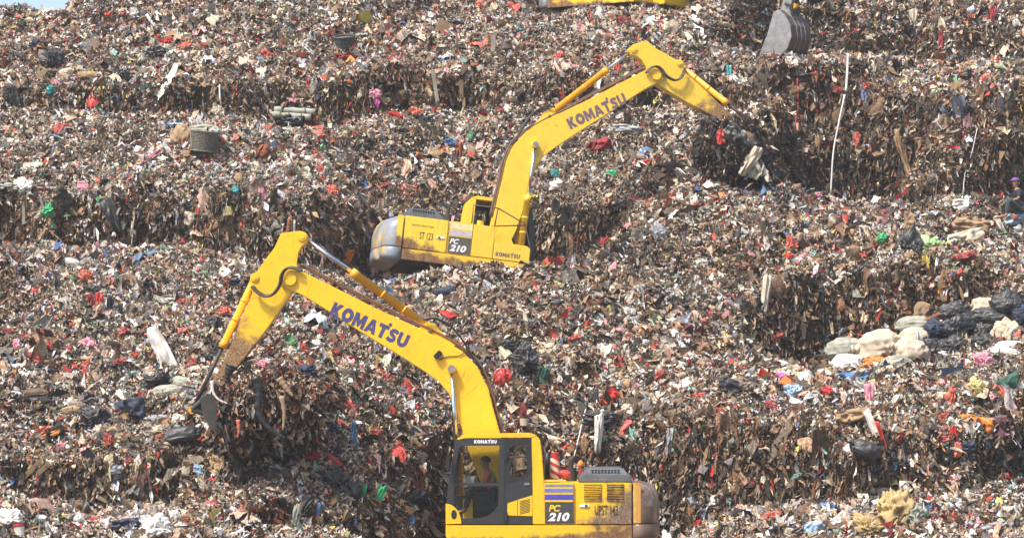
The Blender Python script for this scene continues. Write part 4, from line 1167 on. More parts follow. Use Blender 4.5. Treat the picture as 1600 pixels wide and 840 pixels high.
    bb = Vector((xf - 0.28, zt + 0.16)) if not P.get('lift') else Vector(P['lift'])
    bp_ = inv(bl((706, 576)), Bm)
    d = (bp_ - bb).normalized(); L = (bp_ - bb).length
    for yy in (0.32, -0.32):
        cylinder_pair(root, bb, bb + d * L * P.get('lfrac', 0.45), bp_, 0.085, yy, M['orange'] if P.get('wide_cream') is None else ys, 'lift_cylinder')
    # ---- links and bucket
    for s in (1, -1):
        bm = bmesh.new()
        a = Vector((link_top.x, s * 0.2, link_top.y))
        q = inv((STICK_LEN - 0.38, 0), Sm); add_tube(bm, [(q.x, s * 0.2, q.y), a], 0.05, 10)
        q = send + Vector(P['ear']); add_tube(bm, [a, (q.x, s * 0.16, q.y)], 0.05, 10)
        bm_obj('bucket_link', bm, M['darksteel'], root)
    R2 = P['bucket_rot']
    bo = empty_bucket(root, P.get('bucket_mat', (M['darksteel'], M['brownsteel'])), P.get('bucket_scale', 1.0))
    bo.matrix_local = Matrix.Translation((send.x, 0, send.y)) @ Matrix.Rotation(R2, 4, 'Y')
    return root, send

def empty_bucket(root, mats, sc=1.0):
    """digging bucket: pin at origin, mouth to -Z side, curved back to +X"""
    side = [(-0.10, 0.06), (0.05, 0.16), (0.30, 0.02), (0.52, -0.22), (0.62, -0.55), (0.55, -0.88), (0.34, -1.14), (0.02, -1.30), (-0.30, -1.34), (-0.34, -1.18), (-0.18, -0.6)]
    back = side[1:9]
    side = [(x * sc, z * sc) for x, z in side]; back = [(x * sc, z * sc) for x, z in back]
    Wd = 0.56 * sc
    bm = bmesh.new()
    inn = []
    c0 = Vector((0.1 * sc, -0.6 * sc))
    for i, (x, z) in enumerate(back):
        a = Vector(back[max(i - 1, 0)]); b = Vector(back[min(i + 1, len(back) - 1)]); d = (b - a).normalized(); n = Vector((d.y, -d.x))
        if n.dot(Vector((x, z)) - c0) > 0: n = -n
        inn.append((x + n.x * 0.03, z + n.y * 0.03))
    add_prism(bm, back + inn[::-1], -Wd + 0.02, Wd - 0.02)
    for f in bm.faces: f.material_index = 1
    for s in (1, -1):
        n0 = len(bm.faces)
        add_prism(bm, side, min(s * Wd, s * (Wd - 0.03)), max(s * Wd, s * (Wd - 0.03)))
    bm.faces.ensure_lookup_table()
    bmo = bm_obj('bucket', bm, list(mats), root)
    for yy in (-0.4, 0.0, 0.4):
        bm = bmesh.new(); up_, lo_ = [], []
        for x, z in back:
            o1 = (Vector((x, z)) - c0).normalized(); lo_.append((x + o1.x * .002, z + o1.y * .002)); up_.append((x + o1.x * .022, z + o1.y * .022))
        add_prism(bm, lo_ + up_[::-1], yy * Wd - 0.012, yy * Wd + 0.012)
        bm_obj('wear_strip', bm, mats[0], bmo)
    for yy in (-0.13, 0.13):
        bm = bmesh.new(); add_prism(bm, [(-0.12, 0.1), (-0.1, -0.12), (0.28 * sc, -0.02 * sc), (0.36 * sc, 0.0), (0.22, 0.2), (0.05, 0.22)], yy - 0.025, yy + 0.025)
        bm_obj('bucket_ear', bm, mats[0], bmo)
    for k in range(5):
        yy = (-0.88 + k * 0.44) * Wd
        bm = bmesh.new(); add_prism(bm, [(-0.28 * sc, -1.37 * sc), (-0.28 * sc, -1.29 * sc), (-0.56 * sc, -1.36 * sc)], yy - 0.04, yy + 0.04)
        bm_obj('tooth', bm, mats[0], bmo)
    return bmo

C1 = dict(yellow=M['yellow'], deck=M['yellow_deck'], door=M['yellow_door'], base=Y1, cw=M['brown_cw'], cwfoot=M['brown_cw'], cwedge=M['cw_edge'],
          stripes=(M['stripe_a'], M['stripe_b'], M['stripe_c']), decal=M['decal_dark'], pc=M['ylet'], letter=M['navy'], near=1, lamp=True,
          tip=pm(*TP), stick_dir=(Vector(pm(*SA)) - Vector(pm(*TP)))[:], link=(0.37, -0.20), ear=(0.12, -0.28), bucket_rot=math.radians(70), lfrac=0.42)
ex1, s1 = build_excavator('excavator', 'big clean yellow excavator in the foreground, facing left, operator in its grey cab', C1)
X1 = (811 - 800) / F * 61.4
ex1.location = (X1, 61.4, (HY - 922) / F * 61.4)
ex1.rotation_euler = (0, 0, math.pi)

# upper machine: right side towards the camera, facing right, nose down, leaning back
D2 = 77.6
yaw2, pitch2, roll2 = math.radians(9), math.radians(6.5), math.radians(-3.5)
R2m = Euler((roll2, pitch2, yaw2), 'XYZ').to_matrix()
def place2(ax_machine, px, py, D):
    """location that puts machine point ax_machine at a picture point"""
    return W(px, py, D) - R2m @ Vector(ax_machine)
zt_ = p1(0, 813.5)[1]
loc2 = place2((p1(1028, 0)[0] + 0.0, -1.0, p1(0, 835)[1]), 592, 403, 76.4)
def inv2(px, py, y=0.0):
    """picture point -> machine XZ in plane Y=y"""
    Ri = R2m.transposed()
    o = Ri @ (Vector((0, 0, 0)) - loc2); d = Ri @ W(px, py, 1.0)
    t = (y - o.y) / d.y
    q = o + d * t
    return (q.x, q.z)
t2 = inv2(1019, 124)
a2 = Vector(inv2(1019, 124)); b2 = Vector(inv2(1173, 219))
C2 = dict(C1); C2.update(yellow=M['yellow_old'], deck=M['yellow_old_deck'], door=M['yellow_old_door'], base=(0.80, 0.52, 0.035), cw=M['grey_cw'], cwfoot=M['grey_cw'],
          cwedge=M['yellow_old_door'], decal=M['decal_brown'], pc=M['white'], letter=M['mauve'], near=-1, lamp=False, tip=t2, stick_dir=(b2 - a2)[:],
          wide_cream=True, link=(0.22, 0.22), ear=(0.22, -0.1), bucket_rot=math.radians(24), bfrac=0.62, lift=inv2(813, 392, -0.32), lfrac=0.52, bucket_mat=(M['smeared'], M['smeared']))
ex2, s2 = build_excavator('excavator', 'faded yellow excavator halfway up the slope, facing right with its arm over the bank', C2)
ex2.location = loc2; ex2.rotation_euler = (roll2, pitch2, yaw2)

# topmost machine, turned towards the camera; only its deck and its bucket are in the picture
D3 = 95.6
yaw3, pitch3 = math.radians(-36), math.radians(1.0)
R2m = Euler((0, pitch3, yaw3), 'XYZ').to_matrix()
loc2 = W(838, 14, D3 - 1.0) - R2m @ Vector((p1(1028, 0)[0] + 0.1, -1.36, p1(0, 835)[1]))
C3 = dict(C1); C3.update(near=-1, lamp=False, tip=inv2(1212, -108), bucket_rot=math.radians(10),
          link=(0.30, 0.30), ear=(0.30, -0.02), bucket_mat=(M['steel'], M['brownsteel']), bucket_scale=1.04, cw=M['steel'], cwfoot=M['steel'], lift=(1.0, 1.6))
_f = Vector(pm(*FP)); _t = _f + (Vector(C3['tip']) - _f).normalized() * BOOM_LEN
C3['stick_dir'] = (Vector(inv2(1226, 38)) - _t)[:]
C3['stick_paint'] = M['steel']
print('top rig: boom stretch', (Vector(C3['tip']) - _f).length / BOOM_LEN, 'stick', (Vector(inv2(1226, 38)) - _t).length / STICK_LEN)
ex3, s3 = build_excavator('excavator', 'topmost excavator, cut off above its deck, grey bucket resting on a ledge', C3)
ex3.location = loc2; ex3.rotation_euler = (0, pitch3, yaw3)
bpy.context.view_layer.update()
def on_picture(v): return (v.x / v.y * F + 800, HY - v.z / v.y * F, v.y)
for e, q in ((ex1, s1), (ex2, s2), (ex3, s3)): print('bucket pin', on_picture(e.matrix_world @ Vector((q.x, 0, q.y))))

# ------------------------------------------------------------------ single things lying in the rubbish
def bag_mat(name, c, rough=0.5, var=0.3, spec=0.5, scale=6, dirt=(0.16, 0.12, 0.09), amt=0.12, sheen=0):
    return simple_mat(name, c, rough, 0, var, scale, 0.25, spec, dirt, amt)
K = {
 'black': bag_mat('black_bag_film', (0.018, 0.018, 0.020), 0.42, 0.4, 0.5, amt=0.14),
 'char': bag_mat('charcoal_film', (0.040, 0.038, 0.038), 0.5, amt=0.15),
 'navy': bag_mat('navy_cloth', (0.022, 0.030, 0.055), 0.7),
 'red': bag_mat('red_bag_film', (0.48, 0.045, 0.035), 0.5, amt=0.22),
 'dred': bag_mat('dark_red_cloth', (0.28, 0.022, 0.03), 0.7, amt=0.08),
 'coral': bag_mat('coral_bag_film', (0.52, 0.13, 0.08), 0.5, amt=0.2),
 'pink': bag_mat('pink_cloth', (0.62, 0.26, 0.32), 0.7, amt=0.1),
 'mag': bag_mat('magenta_film', (0.62, 0.10, 0.38), 0.5, amt=0.03),
 'cream': bag_mat('cream_woven_sack', (0.50, 0.42, 0.31), 0.75, 0.2, 0.3, 4, (0.28, 0.20, 0.13), 0.2),
 'white': bag_mat('dirty_white_film', (0.66, 0.62, 0.56), 0.5, 0.15, 0.4, 4, (0.40, 0.32, 0.25), 0.2),
 'gsack': bag_mat('grey_green_sack', (0.32, 0.32, 0.26), 0.75, 0.2, 0.3, 4, (0.22, 0.19, 0.14), 0.2),
 'grey': bag_mat('grey_film', (0.30, 0.30, 0.31), 0.5),
 'tan': bag_mat('tan_sackcloth', (0.33, 0.22, 0.13), 0.85, 0.3, 0.2),
 'brown': bag_mat('brown_cloth', (0.13, 0.085, 0.055), 0.85),
 'orange': bag_mat('orange_film', (0.62, 0.20, 0.03), 0.5),
 'rust': bag_mat('rusty_brown_fibre', (0.26, 0.08, 0.03), 0.85),
 'yellow': bag_mat('yellow_foam', (0.42, 0.30, 0.13), 0.8, 0.3, amt=0.5),
 'lemon': bag_mat('pale_yellow_paper', (0.68, 0.58, 0.25), 0.7),
 'green': bag_mat('green_film', (0.04, 0.36, 0.14), 0.45, amt=0.04),
 'dgreen': bag_mat('dark_green_cloth', (0.035, 0.10, 0.07), 0.8),
 'lime': bag_mat('lime_film', (0.34, 0.50, 0.22), 0.5, amt=0.03),
 'teal': bag_mat('teal_film', (0.06, 0.34, 0.33), 0.5, amt=0.04),
 'blue': bag_mat('blue_tarpaulin', (0.07, 0.16, 0.34), 0.6, 0.35),
 'sky': bag_mat('pale_blue_film', (0.30, 0.42, 0.55), 0.5),
 'wood': bag_mat('weathered_board', (0.36, 0.25, 0.15), 0.8),
 'pale': bag_mat('bleached_wood', (0.56, 0.49, 0.39), 0.8),
 'plastic': bag_mat('white_plastic_pipe', (0.74, 0.73, 0.70), 0.4, 0.1, 0.5, 8, (0.4, 0.33, 0.26), 0.1),
}
K['red2'] = bag_mat('faded_red_film', (0.40, 0.075, 0.06), 0.55, 0.45, amt=0.4)
K['red3'] = bag_mat('muddy_red_film', (0.34, 0.04, 0.035), 0.6, 0.45, amt=0.5)
def depth_at(px, py):
    """distance of the slope behind a picture point, median of a small neighbourhood"""
    ds = []
    for dx, dy in ((0, 0), (4, 0), (-4, 0), (0, 4), (0, -4)):
        p, n = hit(px + dx, py + dy)
        if p is not None: ds.append(p.y)
    if not ds: return None
    ds.sort(); return ds[len(ds) // 2]

def frame_at(px, py, ang):
    D = depth_at(px, py)
    s = D / F
    R = Matrix.Rotation(math.radians(-ang), 3, 'Y')
    return D, s, R

def bmesh_np(name, v, faces, mat, smooth, loc):
    me = bpy.data.meshes.new(name); me.from_pydata([tuple(q) for q in v], [], faces); me.update()
    for p in me.polygons: p.use_smooth = smooth
    o = link(name, me, mat); o.location = loc
    return o

ICO4 = ico(4)
ICO5 = ico(5)
def lump(px, py, w, h, ang=0, sack=0.0, wr=0.12, seed=None):
    D, s, R = frame_at(px, py, ang)
    seed = int(px * 7 + py * 13)
    v, f = ICO5 if w * h > 380 else ICO4
    v = v * 2.0
    if sack:    # pillow-like: squarer outline, pinched at the ends
        e = 0.84
        v = np.sign(v) * np.abs(v) ** np.array([e, 1.0, e])
        v[:, 1] *= 1 - 0.45 * np.abs(v[:, 0]) ** 3
        v[:, 2] *= 1 - 0.30 * np.abs(v[:, 0]) ** 4
    q = v + seed
    rr = 1 + wr * 1.1 * vnoise(q, 0.9, seed) + wr * 0.9 * (1 - 2 * np.abs(vnoise(q, 0.45, seed + 1))) + wr * 0.5 * (1 - 2 * np.abs(vnoise(q * np.array([2.2, 1, 0.8]), 0.3, seed + 2)))
    if not sack:      # film that has collapsed into sharp creases
        rr = rr + wr * 0.9 * vnoise(q * 1.3, 0.55, seed + 4) + wr * 0.7 * (1 - 3 * np.abs(vnoise(q * np.array([1.5, 1, 1.1]), 0.22, seed + 5)))
        sh = 0.35 * vnoise(q, 0.8, seed + 6) * (wr > 0.1)
        v = v + np.stack([sh, sh * 0, 0.3 * vnoise(q, 0.7, seed + 7) * (wr > 0.1)], 1)
    v = v * rr[:, None]
    rx, rz = w * s / 2, h * s / 2
    ry = 0.75 * min(rx, rz) + 0.15 * max(rx, rz)
    # sags onto what carries it
    v = v * np.array([rx, ry, rz])
    v[:, 2] = np.where(v[:, 2] < 0, v[:, 2] * 0.88, v[:, 2])
    v = v @ np.array(R).T
    loc = W(px, py, D - (ry * 0.6 + 0.14 if w * h > 380 else ry * 0.45 + 0.07))
    return v, f, loc, (rx, ry, rz), R

def bag(name, px, py, w, h, ang, mat, label, cat, knot=True, sack=0.0, wr=0.13, group=None):
    v, f, loc, (rx, ry, rz), R = lump(px, py, w, h, ang, sack, wr)
    o = bmesh_np(name, v, f, K[mat], bool(sack) or w * h > 380, loc)
    tag(o, label, cat, group)
    if knot and w > 13:
        rr = random.Random(int(px))
        bm = bmesh.new()
        side = -1 if rr.random() < 0.5 else 1
        base = Vector((side * rx * (0.92 if sack else 0.5), -ry * 0.25, (0.1 if sack else 0.75) * rz))
        d = Vector((side * (1.0 if sack else 0.4), -0.2, 0.25 if sack else 1.0)).normalized() * min(rx, rz) * 0.42
        r0 = min(rx, rz) * 0.2
        pts = [base, base + d * 0.35, base + d * 0.6, base + d]
        add_tube(bm, [R @ q for q in pts], r0, 9, True, [r0 * 1.5, r0 * 0.45, r0 * 0.7, r0 * 1.5])
        bm_obj('tied_end' if sack else 'knot', bm, K[mat], o, smooth=True)
    return o

def cloth(name, px, py, w, h, ang, mat, label, cat, fold=0.22, taper=0.0, hang=0.0, group=None, nx=15, nz=13, D=None):
    D0, s, R = frame_at(px, py, ang)
    D = D or D0; s = D / F
    seed = int(px * 5 + py * 11)
    u, t = np.meshgrid(np.linspace(-1, 1, nx), np.linspace(-1, 1, nz))
    u, t = u.ravel(), t.ravel()
    P3 = np.stack([u * 1.3 + seed, t * 1.3, np.full_like(u, seed * 0.37)], 1)
    X = u * (1 - 0.10 * t * t) * (1 - taper * (1 - t) / 2) + 0.20 * vnoise(P3, 0.8, seed)
    Z = t * (1 - 0.10 * u * u) + 0.20 * vnoise(P3, 0.9, seed + 1)
    fold_n = vnoise(P3 * np.array([2.0, 0.7 if hang else 1.6, 1]), 0.75, seed + 2) + 0.5 * vnoise(P3, 0.33, seed + 3)
    rx, rz = w * s / 2, h * s / 2
    a = fold * (rx + rz) * 0.5
    Y = fold_n * a - 0.5 * a + (1 - np.maximum(np.abs(u), np.abs(t)) ** 2) * (-0.5 * a)
    v = np.stack([X * rx, Y, Z * rz], 1) @ np.array(R).T
    # a second skin gives the cloth real thickness
    v2 = v + np.array([0, 0.008 + 0.02 * (rx + rz), 0])
    n = len(v)
    faces = []
    for j in range(nz - 1):
        for i in range(nx - 1):
            q = j * nx + i
            faces.append((q, q + 1, q + nx + 1, q + nx)); faces.append((n + q, n + q + nx, n + q + nx + 1, n + q + 1))
    ring = [i for i in range(nx)] + [j * nx + nx - 1 for j in range(1, nz)] + [(nz - 1) * nx + i for i in range(nx - 2, -1, -1)] + [j * nx for j in range(nz - 2, 0, -1)]
    for a_, b_ in zip(ring, ring[1:] + ring[:1]): faces.append((a_, n + a_, n + b_, b_))
    o = bmesh_np(name, np.concatenate([v, v2]), faces, K[mat], True, W(px, py, D - a * 0.8 - 0.16))
    tag(o, label, cat, group)
    return o

def slab(name, px, py, w, h, ang, mat, label, cat, thick=0.05):
    D, s, R = frame_at(px, py, ang)
    rx, rz = w * s / 2, h * s / 2
    rr = random.Random(int(px * 3 + py))
    pts = []
    for (a, b) in ((-1, -1), (-.3, -1.05), (.4, -.95), (1, -1), (1.04, -.2), (1, 1), (.3, .96), (-.35, 1.03), (-1, 1), (-.97, .3)):
        pts.append((a * rx * rr.uniform(.9, 1.05), b * rz * rr.uniform(.9, 1.05)))
    bm = bmesh.new(); add_prism(bm, pts, -thick / 2, thick / 2)
    for q in bm.verts: q.co = R @ Vector((q.co.x, q.co.y - 0.35 * q.co.z, q.co.z))
    o = bm_obj(name, bm, K[mat], None, bevel=min(0.012, thick * 0.3))
    o.location = W(px, py, D - 0.16 - rz * 0.3)
    tag(o, label, cat)
    return o

def line(name, path, r, mat, label, cat, off=0.12, radii=None, drape=True):
    pts = []
    for px, py in path:
        D = depth_at(px, py); pts.append((px, py, D))
    if not drape:
        m = min(p[2] for p in pts); pts = [(a, b, m) for a, b, _ in pts]
    w3 = [W(a, b, d - off) for a, b, d in pts]
    o0 = w3[0].copy()
    cp = curve_pts([p - o0 for p in w3], 6)
    if radii: rad = [radii[0] + (radii[1] - radii[0]) * i / (len(cp) - 1) for i in range(len(cp))]
    else: rad = None
    bm = bmesh.new(); add_tube(bm, cp, r, 9, True, rad)
    o = bm_obj(name, bm, K[mat], None, smooth=True); o.location = o0
    tag(o, label, cat)
    return o

B, C_, S_ = bag, cloth, slab
SP = 'sacks and bags piled at the foot of the dark bank'
# pile of sacks at lower right, back to front
for a in [
 (1428, 508, 50, 20, 6, 'gsack', 'flat grey sack lying behind the cream sack with the blue band', 1),
 (1321, 547, 54, 28, 3, 'gsack', 'grey-green sack at the far left end of the sack pile', 1),
 (1375, 545, 70, 40, 9, 'cream', 'biggest plump cream sack on the left of the pile, under the green strip', 1),
 (1424, 554, 50, 38, -14, 'cream', 'slumped beige sack just right of the biggest cream sack', 1),
 (1324, 570, 46, 24, 4, 'white', 'whitish sack with a dark fold under the grey-green sack', 1),
 (1397, 574, 42, 25, 18, 'gsack', 'small grey striped sack beside the orange bag at the pile foot', 1),
 (1367, 571, 38, 20, 0, 'orange', 'crumpled orange-brown bag wedged beneath the biggest cream sack', 0),
 (1460, 518, 36, 28, 20, 'navy', 'blue-black bag between the banded cream sack and the black bags', 0),
 (1456, 545, 36, 28, 0, 'char', 'charcoal bag low in the gap right of the beige sack', 0),
 (1493, 490, 48, 26, 10, 'black', 'black bag at the upper left of the black heap', 0),
 (1510, 504, 46, 24, -8, 'black', 'long black bag under the top left black one', 0),
 (1492, 519, 50, 34, 0, 'black', 'shiny crumpled black bag in the middle of the left black stack', 0),
 (1493, 543, 44, 26, 4, 'black', 'lowest black bag of the left black stack', 0),
 (1558, 500, 64, 24, -6, 'char', 'long flat charcoal bag under the pale sack on top', 0),
 (1539, 517, 42, 26, 0, 'black', 'black bag left of the white cream bag, upper of two', 0),
 (1539, 538, 34, 26, 0, 'black', 'black bag left of the white cream bag, lower of two', 0),
 (1577, 478, 44, 32, 0, 'black', 'black bag topping the heap beside the picture edge', 0),
 (1601, 500, 34, 36, 0, 'navy', 'dark blue bag cut off by the right edge of the picture', 0),
 (1537, 485, 40, 28, -8, 'cream', 'pale yellowish sack sitting on top of the black bags', 1),
 (1576, 526, 48, 38, -18, 'cream', 'creamy white bag leaning on the black bags at far right', 0),
 (1579, 543, 42, 14, 0, 'white', 'thin white sack lying below the creamy white bag', 1),
 (1571, 552, 46, 12, -8, 'white', 'flat off-white sack at the very bottom right of the pile', 1)]:
    if a[5] == 'black' and a[0] % 2: a = a[:5] + ('char',) + a[6:] if 'shiny' not in a[6] else a
    B('sack' if a[7] else 'bin_bag', a[0], a[1] - 2, a[2] * (1.1 if a[7] else 0.98), a[3] * (1.2 if a[7] else 1.05), a[4], a[5], a[6], 'sack' if a[7] else 'bag', True, 1.0 if a[7] else 0.0, 0.12 if a[7] else 0.13, SP)
bs = B('sack', 1431, 528, 52, 34, 6, 'cream', 'cream sack with a vertical blue band in the middle of the pile', 'sack', True, 1.0, 0.08, SP)
D_ = depth_at(1431, 528)
bm = bmesh.new(); rx_, rz_ = 26 * D_ / F, 17 * D_ / F
add_tube(bm, [(rx_ * 0.02 * math.cos(t) , -0.34 * math.sin(t) * 1.02 + 0.02, rz_ * 1.02 * math.cos(t)) for t in np.linspace(0.1, 3.0, 14)], 0.022, 8)
bm_obj('band', bm, K['sky'], bs, smooth=True)
